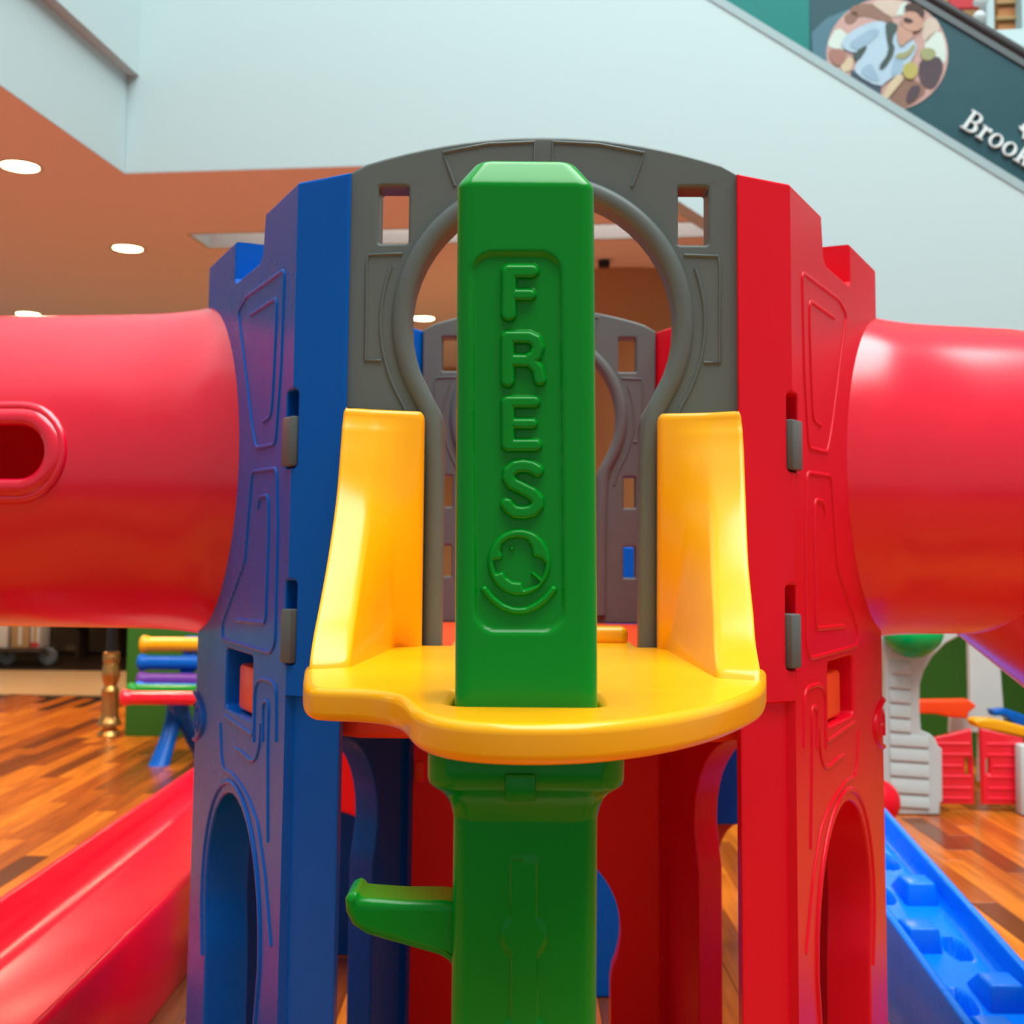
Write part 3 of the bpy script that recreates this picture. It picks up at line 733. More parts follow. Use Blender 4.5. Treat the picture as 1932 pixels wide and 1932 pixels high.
def wing(lev, xin, sg):
    rings = []
    fine = []
    for i in range(len(lev) - 1):
        p0, p1, p2, p3 = lev[max(i - 1, 0)], lev[i], lev[i + 1], lev[min(i + 2, len(lev) - 1)]
        for j in range(4 if 0 < i < len(lev) - 2 else 1):
            t = j / 4
            fine.append(tuple(0.5 * (2 * p1[q] + (p2[q] - p0[q]) * t + (2 * p0[q] - 5 * p1[q] + 4 * p2[q] - p3[q]) * t * t + (3 * p1[q] - p0[q] - 3 * p2[q] + p3[q]) * t ** 3) for q in range(3)))
    l_ = lev[-1]
    lev = [q for q in fine if q[0] < ZW - 0.016] + [(ZW - d_, l_[1], l_[2]) for d_ in (0.015, 0.011, 0.007, 0.004, 0.0015, 0.0004, 0.0)]
    for (z, yf, xo) in lev:
        k = max(0, (z - ZB) / (ZW - ZB)); yb = 1.955
        pt = 0.045 + 0.004 * (1 - k)
        A = Vector((xo - sg * pt, yf + 0.028)); I = Vector((xin, 1.922))
        straight = A.lerp(I, 0.5); corner = Vector((xin + (A.x - xin) * 0.62, 1.912))
        Mx = straight.lerp(corner, min(1, 0.04 + (1 - k) ** 3))
        P = [(xin, yb), (I.x, I.y), (Mx.x, Mx.y), (A.x, A.y), (xo, yf), (xo, yb)]
        ins = 0.0 if z < ZW - 0.014 else 0.0075 * (1 - math.sqrt(max(0, 1 - ((z - ZW + 0.014) / 0.014) ** 2)))
        P = [tuple(p) for p in rounded(P, 0.011, True, 4)]
        if ins > 0:
            Q = []
            ar_ = sum(P[i][0] * P[(i + 1) % len(P)][1] - P[(i + 1) % len(P)][0] * P[i][1] for i in range(len(P)))
            for i in range(len(P)):
                d_ = (Vector(P[(i + 1) % len(P)]) - Vector(P[i - 1])).normalized()
                n_ = Vector((-d_.y, d_.x)) * (1 if ar_ > 0 else -1); Q.append(Vector(P[i]) + n_ * ins)
            P = Q
        rings.append([Vector((p[0], p[1], z)) for p in P])
    MB().loft(rings).build('wing', 'yellow', balc, 50, label='upright yellow wing beside the doorway')
wing(WL, -0.140, -1); wing(WR, 0.231, 1)
# low lip behind the doorway
panel('door_sill', rrect(-0.085, 0.195, 2.035, 2.095, 0.012), [], 0.03, 0.01, 'yellow', lambda c: Vector((c.x, c.y, ZB + 0.026 - c.z)), balc)

# ------------------------------------------------------------------ green post
def seg_d(p, a, b):
    ab = b - a; L2 = ab.length_squared
    t = 0 if L2 == 0 else max(0, min(1, (p - a).dot(ab) / L2)); return (p - (a + ab * t)).length
def poly_sd(p, poly):
    d = 1e9; ins = False; n = len(poly)
    for i in range(n):
        a, b = poly[i], poly[(i + 1) % n]; d = min(d, seg_d(p, a, b))
        if (a.y > p.y) != (b.y > p.y) and p.x < (b.x - a.x) * (p.y - a.y) / (b.y - a.y) + a.x: ins = not ins
    return -d if ins else d
def sstep(e0, e1, x):
    t = max(0, min(1, (x - e0) / (e1 - e0))); return t * t * (3 - 2 * t)
def rr_sd(x, y, cx, cy, hx, hy, r):
    dx, dy = abs(x - cx) - hx + r, abs(y - cy) - hy + r
    return math.hypot(max(dx, 0), max(dy, 0)) + min(max(dx, dy), 0) - r
MPP = PYF / FPX
def face_h(px, py):
    """relief of the post's front face, metres inward, from the moulding drawing (pixel units)"""
    if py < 1330:
        d = rr_sd(px, py, 982, 834, 86, 359, 42)
        return 0.0048 * (1 - sstep(-9, 4, d))
    d1 = max(abs(px - 988.5) - 24, 1621 - py)
    d2 = math.hypot(px - 988.5, py - 1767) - 41; d3 = math.hypot(px - 988.5, py - 1957) - 41
    return -0.0024 * (1 - sstep(-1.0, 2.2, min(d1, d2, d3)))
def px_of(x, z): 
    p = PROJ((x, PYF, z)); return p
z_edge = UY(990, 342, PYF).z; z_top = z_edge + 0.028
def ring_at(z, inset, shrink=1.0, relief=True, nf=86):
    """rounded square section; front side finely divided"""
    hw = (PHW - inset) * shrink; r = min(0.016, hw * 0.4); out = []
    def corner(cxs, cys, a0):
        for k in range(1, 6):
            a = R(a0 + 90 * k / 6); out.append(Vector((PCX + cxs * (hw - r) + r * math.cos(a), PCY + cys * (hw - r) + r * math.sin(a), z)))
    for k in range(nf + 1):
        x = -hw + r + 2 * (hw - r) * k / nf
        X = PCX + x; dep = 0
        if relief: q = px_of(X, z); dep = face_h(*q)
        out.append(Vector((X, PCY - hw + dep, z)))
    corner(1, -1, -90)
    for k in range(7): out.append(Vector((PCX + hw, PCY - hw + r + 2 * (hw - r) * k / 6, z)))
    corner(1, 1, 0)
    for k in range(7): out.append(Vector((PCX + hw - r - 2 * (hw - r) * k / 6, PCY + hw, z)))
    corner(-1, 1, 90)
    for k in range(7): out.append(Vector((PCX - hw, PCY + hw - r - 2 * (hw - r) * k / 6, z)))
    corner(-1, -1, 180)
    return out
rings = []
zs = [0.0, 0.3, 0.6, 0.9]
zlow = UY(990, 1940, PYF).z
z = zlow
while z < z_edge - 0.006: zs.append(z); z += 0.0026
rings = [ring_at(zz, 0.0, 1 - 0.020 * max(0, (zz - 1.3)) / 0.5, zz >= zlow) for zz in zs if zz < 0.9 - 1 or zz == 0.0 or zz >= zlow]
for (zz, ins) in ((z_edge - 0.004, 0.0), (z_edge - 0.001, 0.0006), (z_edge + 0.002, 0.0022), (z_edge + 0.006, 0.0046), (z_top - 0.006, 0.0155), (z_top - 0.003, 0.0178), (z_top - 0.001, 0.0205), (z_top, 0.0245), (z_top + 0.0006, 0.034)):
    rings.append(ring_at(zz, ins, 0.980, False))
for rg_ in rings:
    for p_ in rg_: p_.x -= 0.0045 * max(0.0, p_.z - 1.3) / 0.5
post = MB().loft(rings).build('post', 'green', TW, 40, label='square green post with raised lettering')
# raised letters, each a relief patch
def relief_patch(name, sdf, box, height, soft, base, step=1.6, label=None):
    x0, x1, y0, y1 = box; nx = int((x1 - x0) / step) + 1; ny = int((y1 - y0) / step) + 1
    V, F, S = [], [], []
    for j in range(ny):
        for i in range(nx):
            px, py = x0 + i * step, y0 + j * step; d = sdf(Vector((px, py))); S.append(d)
            t = max(0, min(1, -d / soft)); h = height * math.sqrt(max(0, 1 - (1 - t) ** 2)) if d < 0 else -0.0012 * min(1, d / 2)
            V.append(UY(px, py, PYF + base - h))
    for j in range(ny - 1):
        for i in range(nx - 1):
            q = (j * nx + i, j * nx + i + 1, (j + 1) * nx + i + 1, (j + 1) * nx + i)
            if min(S[k] for k in q) < 1.5: F.append(q)
    used = sorted({i for q in F for i in q}); mp_ = {o: n for n, o in enumerate(used)}
    mesh(name, [V[i] for i in used], [[mp_[i] for i in q] for q in F], 'green', post, 60, label=label)
def strokes(ox, oy, sc, lst):
    segs = []
    for r_, pl in lst:
        pl = [Vector((ox + sc * q[0], oy + sc * q[1])) for q in pl]
        for i in range(len(pl) - 1): segs.append((pl[i], pl[i + 1], r_ * sc))
    def sd(p): return min(seg_d(p, a, b) - r_ for a, b, r_ in segs)
    xs = [q.x for s_ in segs for q in s_[:2]]; ys = [q.y for s_ in segs for q in s_[:2]]; mr_ = max(s_[2] for s_ in segs) + 4
    return sd, (min(xs) - mr_, max(xs) + mr_, min(ys) - mr_, max(ys) + mr_)
SC = 260 / 1256
LET = [
    ('letter F', 460, [(72, [(485, 258), (482, 640)]), (66, [(485, 250), (692, 250)]), (58, [(560, 465), (675, 465)])]),
    ('letter R', 460, [(66, [(474, 856), (472, 1248)]), (62, [(474, 850), (660, 850), (725, 880), (748, 945), (722, 1020), (650, 1065), (500, 1065)]), (60, [(690, 1085), (745, 1140), (765, 1240)])]),
    ('letter E', 460, [(66, [(474, 1450), (476, 1835)]), (60, [(474, 1442), (712, 1442)]), (54, [(550, 1640), (694, 1640)]), (62, [(478, 1838), (726, 1836)])]),
    ('letter S', 840, [(64, [(738, 232), (680, 198), (610, 188), (540, 200), (490, 245), (482, 300), (515, 352), (600, 395), (690, 440), (742, 495), (742, 550), (700, 598), (620, 618), (540, 612), (490, 575), (466, 540)])]),
]
for lb, oy, l_ in LET:
    sd, bx_ = strokes(860, oy, SC, l_)
    relief_patch('letter', sd, bx_, 0.0058, 8.0, 0.0048, label='raised ' + lb)
chick = [Vector((860 + SC * x, 840 + SC * y)) for x, y in ((480, 862), (560, 845), (640, 862), (685, 930), (695, 1000), (705, 1022), (770, 1035), (812, 1080), (802, 1150), (775, 1215), (740, 1270), (625, 1312), (604, 1250), (520, 1242), (460, 1202), (430, 1150), (370, 1165), (355, 1110), (350, 1058), (420, 1045), (430, 1010), (410, 960), (430, 900))]
ctr = Vector((860 + SC * 578, 840 + SC * 1070))
eye = Vector((860 + SC * 510, 840 + SC * 946)); ba, bb = Vector((860 + SC * 705, 840 + SC * 1172)), Vector((860 + SC * 770, 840 + SC * 1228))
def emb(p):
    d = (Vector(((p.x - ctr.x) / 288, (p.y - ctr.y) / 306)).length - SC) * 297
    d = max(d, -poly_sd(p, chick))
    return min(d, (p - eye).length - 4.2, seg_d(p, ba, bb) - 4.2)
relief_patch('emblem', emb, (ctr.x - 66, ctr.x + 66, ctr.y - 70, ctr.y + 70), 0.0055, 7.0, 0.0048, 1.3, 'raised round emblem with a sunken bird outline')
sd, bx_ = strokes(860, 840, SC, [(36, [(262, 1318), (330, 1400), (420, 1470), (510, 1506), (580, 1513), (650, 1504), (740, 1462), (820, 1400), (888, 1318)])])
relief_patch('smile_bar', sd, bx_, 0.0055, 7.0, 0.0048, 1.3, 'raised curved bar under the emblem')
# collar under the balcony
zc0, zc1 = UY(990, 1482, PYF - 0.02).z, ZB - BT + 0.002
rg = []
for z, hw in ((zc0 - 0.046, PHW - 0.0012), (zc0 - 0.034, PHW + 0.0006), (zc0 - 0.024, PHW + 0.003), (zc0 - 0.016, PHW + 0.007), (zc0 - 0.010, PHW + 0.013), (zc0 - 0.006, PHW + 0.019), (zc0 - 0.002, PHW + 0.0235), (zc0 + 0.004, PHW + 0.025), (zc1 - 0.004, PHW + 0.025), (zc1, PHW + 0.022)):
    rg.append([Vector((x, y, z)) for x, y in rrect(PCX - hw, PCX + hw, PCY - hw, PCY + hw, 0.017 + 0.5 * max(0, hw - PHW), 8)])
col_ = MB().loft(rg).build('collar', 'green', post, 40)
mb = MB().box(UY(953, 1470, 1.165).x, UY(1011, 1470, 1.165).x, PYF - 0.029, PYF, zc0 - 0.014, zc0 + 0.012)
mb.build('collar_tab', 'green', post, bevel=0.003)
# hook arm
arm = [(870, 1706), (852, 1703), (836, 1700), (760, 1700), (702, 1696), (682, 1694), (676, 1686), (668, 1683), (657, 1688), (650, 1698), (652, 1722), (664, 1746), (690, 1764), (730, 1776), (780, 1790), (826, 1803), (846, 1814), (858, 1834), (870, 1850)]
arm = [UY(x, y, PYF + 0.02) for x, y in arm]
arm = [(p.x, p.z) for p in arm]
panel('hook_arm', arm, [], 0.062, 0.008, 'green', lambda c: Vector((c.x, PYF + 0.018 + c.z, c.y)), post, 50, res=4)

# ------------------------------------------------------------------ crawl tunnel (left) and tube slide (right)
TRD, TZ0 = 0.350, 1.628
def tube_mesh(name, frames, parent, label, window=None, n=96):
    """frames: (centre, axis dir, radius); outer and inner skins; window=(i range test)"""
    mbx = MB(); rows = []
    for c, d, r in frames:
        d = d.normalized(); s_ = d.cross(Vector((0, 0, 1))).normalized(); up = s_.cross(d)
        rows.append([(c + s_ * (r * math.cos(2 * math.pi * k / n)) + up * (r * math.sin(2 * math.pi * k / n)),
                      c + s_ * ((r - 0.012) * math.cos(2 * math.pi * k / n)) + up * ((r - 0.012) * math.sin(2 * math.pi * k / n))) for k in range(n)])
    V = []; F = []
    m_ = len(rows)
    for r_ in rows: V += [q[0] for q in r_]
    for r_ in rows: V += [q[1] for q in r_]
    off = m_ * n
    for i in range(m_ - 1):
        for k in range(n):
            q = (i * n + k, i * n + (k + 1) % n, (i + 1) * n + (k + 1) % n, (i + 1) * n + k)
            cen = sum((V[j] for j in q), Vector()) / 4
            if window and window(cen): continue
            F.append(q); F.append(tuple(j + off for j in q[::-1]))
    for i in (0, m_ - 1):
        for k in range(n): F.append((i * n + k, i * n + (k + 1) % n, off + i * n + (k + 1) % n, off + i * n + k))
    return mesh(name, V, F, 'slide_red', parent, 40, label=label)
dl = Vector((-math.cos(R(5)), math.sin(R(5)), 0))
c0 = TL(-0.46, 0.0, TZ0)
wc = UY(-52, 848, 2.36)                        # window centre on the near side of the tunnel
def stad(x, z, hx, hz, off=0.0):
    r = hz + off; dx = max(abs(x) - (hx - hz), 0); return math.hypot(dx, z) - r
def win_l(p): return p.y < 2.6 and stad(p.x - wc.x, p.z - wc.z, 0.137, 0.066) < 0
fr = []
for k in range(142):
    s_ = k * 0.0125; flare = 0.024 * math.exp(-(max(s_ - 0.16, 0) / 0.13) ** 2)
    fr.append((c0 + dl * s_, dl, TRD + flare))
tun = tube_mesh('crawl_tunnel', fr, TW, 'red crawl tunnel with an oval window', win_l)
# raised rims round the tunnel's window
def on_tun(x, z, out):
    k = (x - c0.x) / dl.x; yc = c0.y + dl.y * k
    dz = z - TZ0; rr = TRD + out; return Vector((x, yc - math.sqrt(max(rr * rr - dz * dz, 0)), z))
for (hx, hz, hw, h) in ((0.142, 0.072, 0.019, 0.014), (0.160, 0.094, 0.010, 0.010)):
    loop = []
    for cxs, a0 in ((1, -90), (-1, 90)):
        loop += [(wc.x + cxs * (hx - hz) + hz * math.cos(R(a0 + 180 * k / 14)), wc.z + hz * math.sin(R(a0 + 180 * k / 14))) for k in range(15)]
    mbw = MB(); ridge(mbw, loop, hw, h, on_tun, True, n=8)
    mbw.build('window_rim', 'slide_red', tun, 60)
# right: straight length, then bent down
dr = Vector((math.cos(R(12)), math.sin(R(12)), 0)); c1 = TL(0.44, 0.0, TZ0)
fr = []
down = R(36)
L0 = 0.62
for k in range(24): fr.append((c1 + dr * (L0 * k / 24), dr, TRD + 0.020 * math.exp(-(max(L0 * k / 24 - 0.18, 0) / 0.12) ** 2)))
cc = c1 + dr * L0
for k in range(7):
    a = down * k / 6; d = dr * math.cos(a) + Vector((0, 0, -1)) * math.sin(a)
    if k: cc = cc + d * 0.018
    fr.append((cc, d, TRD))
for k in range(1, 18): fr.append((cc + d * (0.09 * k), d, TRD))
tube_mesh('tube_slide', fr, TW, 'red tube slide bending down to the right')

# ================================================================== open slide (left) and climbing ramp (right)
sl = thing('slide', 'long red plastic slide with raised sides beside the blue wall', 'slide', (-1.36, 4.5, 0))
def trough(y0, y1, xa, xb, zrim, zbed, mat, parent, name, n=40, lipw=0.035, bedr=0.07):
    rings = []
    for k in range(n + 1):
        y = y0 + (y1 - y0) * k / n; zr, zb = zrim(y), zbed(y)
        P = [(xb, 0.003 if zr < 2 else 0.003), (xb, zr - 0.02), (xb - 0.008, zr - 0.006), (xb - 0.018, zr), (xb - lipw + 0.008, zr - 0.002), (xb - lipw, zr - 0.012),
             (xb - lipw - 0.012, zb + bedr), (xb - lipw - 0.03, zb + 0.03), (xb - lipw - bedr, zb + 0.006), (xb - lipw - bedr - 0.02, zb),
             (xa + lipw + bedr + 0.02, zb), (xa + lipw + bedr, zb + 0.006), (xa + lipw + 0.03, zb + 0.03), (xa + lipw + 0.012, zb + bedr),
             (xa + lipw, zr - 0.012), (xa + lipw - 0.008, zr - 0.002), (xa + 0.018, zr), (xa + 0.008, zr - 0.006), (xa, zr - 0.02), (xa, 0.003 if zr < 2 else 0.003)]
        rings.append([Vector((x, y, z)) for x, z in P])
    return MB().loft(rings).build(name, mat, parent, 40)
rise = lambda y: 0.0 if y < 6.75 else 1.0 * (y - 6.75) ** 1.6
trough(2.7, 7.7, -1.655, -1.10, lambda y: 0.33 + rise(y), lambda y: 0.165 + rise(y) + 0.012 * (y - 3), 'slide_red', sl, 'chute')
MB().box(-1.60, -1.15, 7.702, 7.78, 0.0, 1.2).build('end_support', 'slide_red', sl, bevel=0.02)

rp = thing('climbing_ramp', 'blue plastic climbing ramp with raised step blocks and footholes', 'climbing ramp', (1.33, 4.2, 0))
zr_ = lambda y: 0.336 + 0.13 * (y - 4.0)
RX0, RX1 = 1.19, 1.50
LW = 0.03; BD = 0.088
for (xa, xb, nm) in ((RX0, RX0 + LW, 1), (RX1 - LW, RX1, -1)):
    rg = []
    for k in range(31):
        y = 2.75 + 3.65 * k / 30; z = zr_(y)
        inx = 0.012
        P = [(xa, 0.003), (xa, z - 0.014), (xa + 0.004, z - 0.004), (xa + 0.012, z), (xb - 0.010, z), (xb - 0.003, z - 0.005), (xb, z - 0.016), (xb, 0.003)]
        rg.append([Vector((x, y, zz)) for x, zz in P])
    MB().loft(rg).build('side_rail', 'ramp_blue', rp, 40)
pits = []
for (px, py, side) in ((1688, 1625, 1), (1684, 1688, -1), (1822, 1790, 1), (1828, 1890, -1)):
    yb = 3.8
    for it in range(10): yb = UZ(px, py, zr_(yb) - BD).y
    pits.append((RX0 + 0.155 + side * 0.055, yb))
bv = []; bf = []; nx, ny = 44, 260
for j in range(ny + 1):
    y = 2.76 + 3.63 * j / ny
    for i in range(nx + 1):
        x = RX0 + LW - 0.002 + (RX1 - RX0 - 2 * LW + 0.004) * i / nx
        e = min(x - RX0 - LW, RX1 - LW - x); z = zr_(y) - BD + 0.022 * max(0, 1 - e / 0.022) ** 2
        for (cx_p, cy_p) in pits:
            d = math.hypot((x - cx_p) / 0.040, (y - cy_p) / 0.085)
            z -= 0.075 * (1 - sstep(0.72, 1.0, d))
        bv.append((x, y, z))
for j in range(ny):
    for i in range(nx): q = j * (nx + 1) + i; bf.append((q, q + 1, q + nx + 2, q + nx + 1))
mesh('bed', bv, bf, 'ramp_blue', rp, 60, label='blue ramp bed with oval footholes')
for (px, py, side) in ((1742, 1655, 1), (1742, 1738, -1), (1880, 1842, 1), (1862, 1925, -1)):
    yb = None
    for it in range(12):
        yv = 3.0 if yb is None else yb
        p = UY(px, py, yv); zt = zr_(yv) - 0.02
        q = UZ(px, py, zt); yb = q.y
    xc = RX0 + 0.155 + side * 0.055
    prof = [(yb - 0.075, zr_(yb) - 0.105), (yb - 0.064, zr_(yb) - 0.022), (yb + 0.04, zr_(yb) - 0.020), (yb + 0.12, zr_(yb + 0.12) - 0.095)]
    rg = [[Vector((xc + sx * (0.056 if i in (0, 3) else 0.047), y, z)) for i, (y, z) in enumerate(prof)] for sx in (-1, 1)]
    MB().loft(rg).build('step_block', 'ramp_blue', rp, bevel=0.010, seg=3)

# ================================================================== a second toy tower glimpsed behind
bt = thing('play_cube', 'blue and red plastic play cube glimpsed behind the tower openings', 'play structure', (0.55, 5.0, 0))
panel('front_wall', [(0.02, 0.0), (1.02, 0.0), (1.02, 0.95), (0.02, 0.95)], [rrect(0.30, 0.50, 0.7, 0.85, 0.02)], 0.05, 0.01, 'blue', lambda c: Vector((c.x - 0.35, 4.10 + c.z, c.y)), bt)
panel('skirt', [(0.75, 0.45), (1.10, 0.45), (1.10, 0.98), (0.75, 0.98)], [], 0.05, 0.01, 'blue', lambda c: Vector((c.x, 4.62 + c.z, c.y)), bt)
panel('arch_frame', [(0.70, 0.0), (0.76, 0.0)] + arc(0.87, 0.24, 0.09, 0.20, 180, 0, 12) + [(0.98, 0.0), (1.06, 0.0), (1.06, 0.47), (0.70, 0.47)], [], 0.05, 0.008, 'orange', lambda c: Vector((c.x, 4.68 + c.z, c.y)), bt)
panel('side_board', [(0, 0.95), (0.16, 0.95), (0.16, 1.48), (0, 1.48)], [], 0.04, 0.01, 'blue', lambda c: Vector((c.x + 0.34, 4.4 + c.z, c.y)), bt)
panel('side_wall', [(-0.95, 0.0), (-0.86, 0.0)] + arc(-0.62, 0.40, 0.24, 0.20, 180, 0, 16) + [(-0.38, 0.0), (-0.352, 0.0), (-0.352, 1.12), (-0.95, 1.12)], [], 0.05, 0.01, 'lower_red', lambda c: Vector((c.x, 4.10 + c.z, c.y)), bt)
panel('inner_wall', [(-0.95, 0.0), (-0.352, 0.0), (-0.352, 0.94), (-0.95, 0.94)], [], 0.04, 0.008, 'blue', lambda c: Vector((c.x, 4.50 + c.z, c.y)), bt)
mb = MB(); tube_path(mb, [(0.53, 4.42, 0.9), (0.53, 4.42, 1.5)], 0.025, 14); mb.build('yellow_pole', 'yellow', bt)
mb = MB().box(-0.93, 1.06, 4.152, 4.75, 0.945, 0.985); mb.build('shelf_plate', 'blue', bt, bevel=0.008)

# framed sign far behind, seen in a hole of the far panel
sp_ = UY(1186, 930, 11.0)
fs = thing('wall_sign', 'small red and yellow framed sign seen through the far panel', 'sign', (sp_.x, 11.0, sp_.z - 0.3))
cpx = sp_.x
MB().box(cpx - 0.16, cpx + 0.26, 11.0, 11.03, sp_.z - 0.3, sp_.z + 0.14).build('frame', 'white_plastic', fs, bevel=0.006)
MB().box(cpx - 0.05, cpx + 0.22, 10.99, 11.0, sp_.z - 0.26, sp_.z + 0.09).build('red_field', 'red_board', fs)
MB().box(cpx + 0.04, cpx + 0.20, 10.982, 10.99, sp_.z - 0.22, sp_.z + 0.03).build('yellow_field', 'yellow', fs, bevel=0.003)

# ================================================================== rainbow bench, left
pf = UZ(300, 1445, 0); YB = pf.y
BX0 = UY(236, 1315, YB + 0.05).x; BX1 = BX0 + 1.15
bn_ = thing('bench', 'low bench with rainbow coloured tube slats and blue legs', 'bench', ((BX0 + BX1) / 2, YB + 0.2, 0))
def slat(px, py, dy, r, mat, lab):
    p = UY(px, py, YB + dy)
    path = [(p.x + q, p.y, p.z) for q in (0, 0.004, 0.018, 0.035, 0.05, 0.065, 0.09, 1.02, 1.05, 1.065, 1.08, 1.10, 1.11, 1.114)]
    rad = [r * q for q in (0.5, 0.95, 1.16, 1.18, 1.10, 0.98, 0.96, 0.96, 0.98, 1.10, 1.18, 1.16, 0.95, 0.5)]
    mb = MB(); tube_path(mb, path, rad, 18); mb.build('slat', mat, bn_, 50, label=lab)
slat(228, 1316, 0.02, 0.049, 'slide_red', 'red seat slat'); slat(240, 1302, 0.16, 0.045, 'green', 'green seat slat'); slat(254, 1300, 0.30, 0.045, 'ramp_blue', 'light blue seat slat')
slat(259, 1283, 0.40, 0.052, 'purple', 'purple back slat'); slat(260, 1250, 0.46, 0.052, 'blue', 'blue back slat'); slat(265, 1215, 0.52, 0.054, 'yellow', 'yellow back slat')
def leg(x0, y0, x1, y1, ztop, bx):
    rg = []
    for k in range(9):
        t = k / 8; z = ztop * (1 - t); r = 0.052 + 0.014 * abs(2 * t - 1) ** 1.5
        c = Vector((x0 + (x1 - x0) * t ** 1.3, y0 + (y1 - y0) * t ** 1.4, z))
        rg.append([c + Vector((1.1 * r * math.cos(2 * math.pi * j / 14), r * math.sin(2 * math.pi * j / 14), 0)) for j in range(14)])
    MB().loft(rg).build('leg', 'blue', bn_, 50)
zs_ = UY(300, 1325, YB + 0.1).z
for dx in (0.0, 0.78):
    lx = pf.x + 0.05 + dx
    leg(lx, YB + 0.24, lx - 0.06, YB + 0.03, zs_, 0); leg(lx + 0.03, YB + 0.14, lx + 0.15, YB + 0.42, zs_, 0)
    MB().box(lx - 0.13, lx + 0.14, YB + 0.0, YB + 0.40, zs_ - 0.005, zs_ + 0.025).build('seat_bracket', 'blue', bn_, bevel=0.008)
    zt_ = UY(265, 1200, YB + 0.55).z
    MB().add([Vector((x, y, z)) for x in (lx - 0.05, lx + 0.05) for (y, z) in ((YB + 0.38, zs_), (YB + 0.44, zs_), (YB + 0.62, zt_), (YB + 0.57, zt_))],
             [(0, 1, 2, 3), (4, 7, 6, 5), (0, 4, 5, 1), (1, 5, 6, 2), (2, 6, 7, 3), (3, 7, 4, 0)]).build('back_upright', 'blue', bn_, bevel=0.008)

# green hoarding boards
gb = UZ(235, 1389, 0)
g1 = thing('hoarding_board', 'dark green board standing behind the rainbow bench', 'board', (gb.x + 0.7, gb.y, 0), group=None)
MB().box(gb.x, gb.x + 1.45, gb.y, gb.y + 0.06, 0.0, 1.35).build('panel', 'board_green', g1, bevel=0.004)
MB().box(gb.x + 0.05, gb.x + 1.4, gb.y + 0.06, gb.y + 0.5, 0.0, 0.05).build('foot', 'board_green', g1, bevel=0.004)

# lamp post with brass foot
lp = UZ(206, 1388, 0)
t = thing('lamp_post', 'black lamp post on an ornate brass foot beside the green board', 'lamp post', (lp.x, lp.y, 0))
def PZ(py): return UY(206, py, lp.y).z
k_ = lp.y / FPX
prof = [(20, 1389), (22, 1386), (17, 1378), (12, 1374), (12, 1371), (22, 1367), (21, 1362), (16, 1352), (15, 1332), (15, 1310), (16, 1303), (14, 1298), (11, 1293), (14, 1283), (16, 1272), (14, 1256), (13, 1250), (15, 1248), (15, 1238), (14, 1234), (15, 1231), (11, 1229)]
mb = MB(); nn = 48; rg = []
pr = []
for i in range(len(prof) - 1):
    for j in range(4): pr.append(tuple(prof[i][q] + (prof[i + 1][q] - prof[i][q]) * j / 4 for q in (0, 1)))
pr.append(prof[-1])
for r_, y in pr:
    tw = (1362 - y) * 0.06; amp = 0.06 if (1303 < y < 1356 or 1252 < y < 1290) else 0.0
    rg.append([Vector((lp.x + r_ * k_ * (1 + amp * math.sin(10 * (2 * math.pi * j / nn) + tw)) * math.cos(2 * math.pi * j / nn), lp.y + r_ * k_ * (1 + amp * math.sin(10 * (2 * math.pi * j / nn) + tw)) * math.sin(2 * math.pi * j / nn), max(PZ(y), 0.001))) for j in range(nn)])
mb.loft(rg).build('brass_foot', 'brass', t, 50)
mb = MB().lathe([(9.5 * k_, PZ(1230)), (8.5 * k_, PZ(1190)), (8.0 * k_, 2.3)], 20, Matrix.Translation((lp.x, lp.y, 0))); mb.build('pole', 'black_metal', t)
MB().lathe([(0.02, 2.3), (0.11, 2.34), (0.12, 2.36), (0.09, 2.6), (0.02, 2.68)], 20, Matrix.Translation((lp.x, lp.y, 0))).build('lantern', 'black_metal', t)

# dark shop front with trolley and boxes
sh = thing('shop_front', 'dark shop interior behind the tiled strip', 'shop', (-6.2, YS + 0.5, 0))
MB().box(-9.5, -3.0, YS + 3.5, YS + 3.6, 0.0, 3.0).build('back_panel', 'shop_dark', sh)
MB().box(-9.5, -3.0, YS, YS + 3.5, 0.0, 0.012).build('floor_mat', 'shop_dark', sh)
MB().box(-9.5, -3.0, YS, YS + 3.6, 3.0, 3.1).build('header', 'shop_dark', sh)
for k in range(9):
    x = -7.9 + k * 0.52
    MB().box(x, x + 0.05, YS + 1.6, YS + 2.0, 0.0, 2.2).build('upright', 'cart_dark', sh, bevel=0.006)
for z in (0.42, 0.95, 1.5):
    MB().box(-8.0, -3.6, YS + 1.55, YS + 2.05, z, z + 0.04).build('shelf', 'cart_dark', sh, bevel=0.005)
ct = thing('trolley', 'dark flat trolley on small wheels in the shop', 'trolley', (UZ(40, 1255, 0).x, YS + 0.5, 0))
cxl, cxr = UY(-60, 1220, YS + 0.5).x, UY(92, 1220, YS + 0.5).x; zt_ = UY(40, 1223, YS + 0.5).z
MB().box(cxl, cxr, YS + 0.3, YS + 0.9, zt_ - 0.04, zt_).build('platform', 'cart_dark', ct, bevel=0.01)
for px in (10, 88):
    wx = UY(px, 1240, YS + 0.4).x
    MB().lathe([(0.03, -0.025), (0.10, -0.025), (0.115, -0.012), (0.115, 0.012), (0.10, 0.025), (0.03, 0.025)], 20, Matrix.Translation((wx, YS + 0.45, 0.117 + 0.012)) @ Matrix.Rotation(R(90), 4, 'X')).build('wheel', 'rail_grey', ct)
    MB().box(wx - 0.02, wx + 0.02, YS + 0.42, YS + 0.48, 0.13, zt_ - 0.03).build('fork', 'cart_dark', ct)
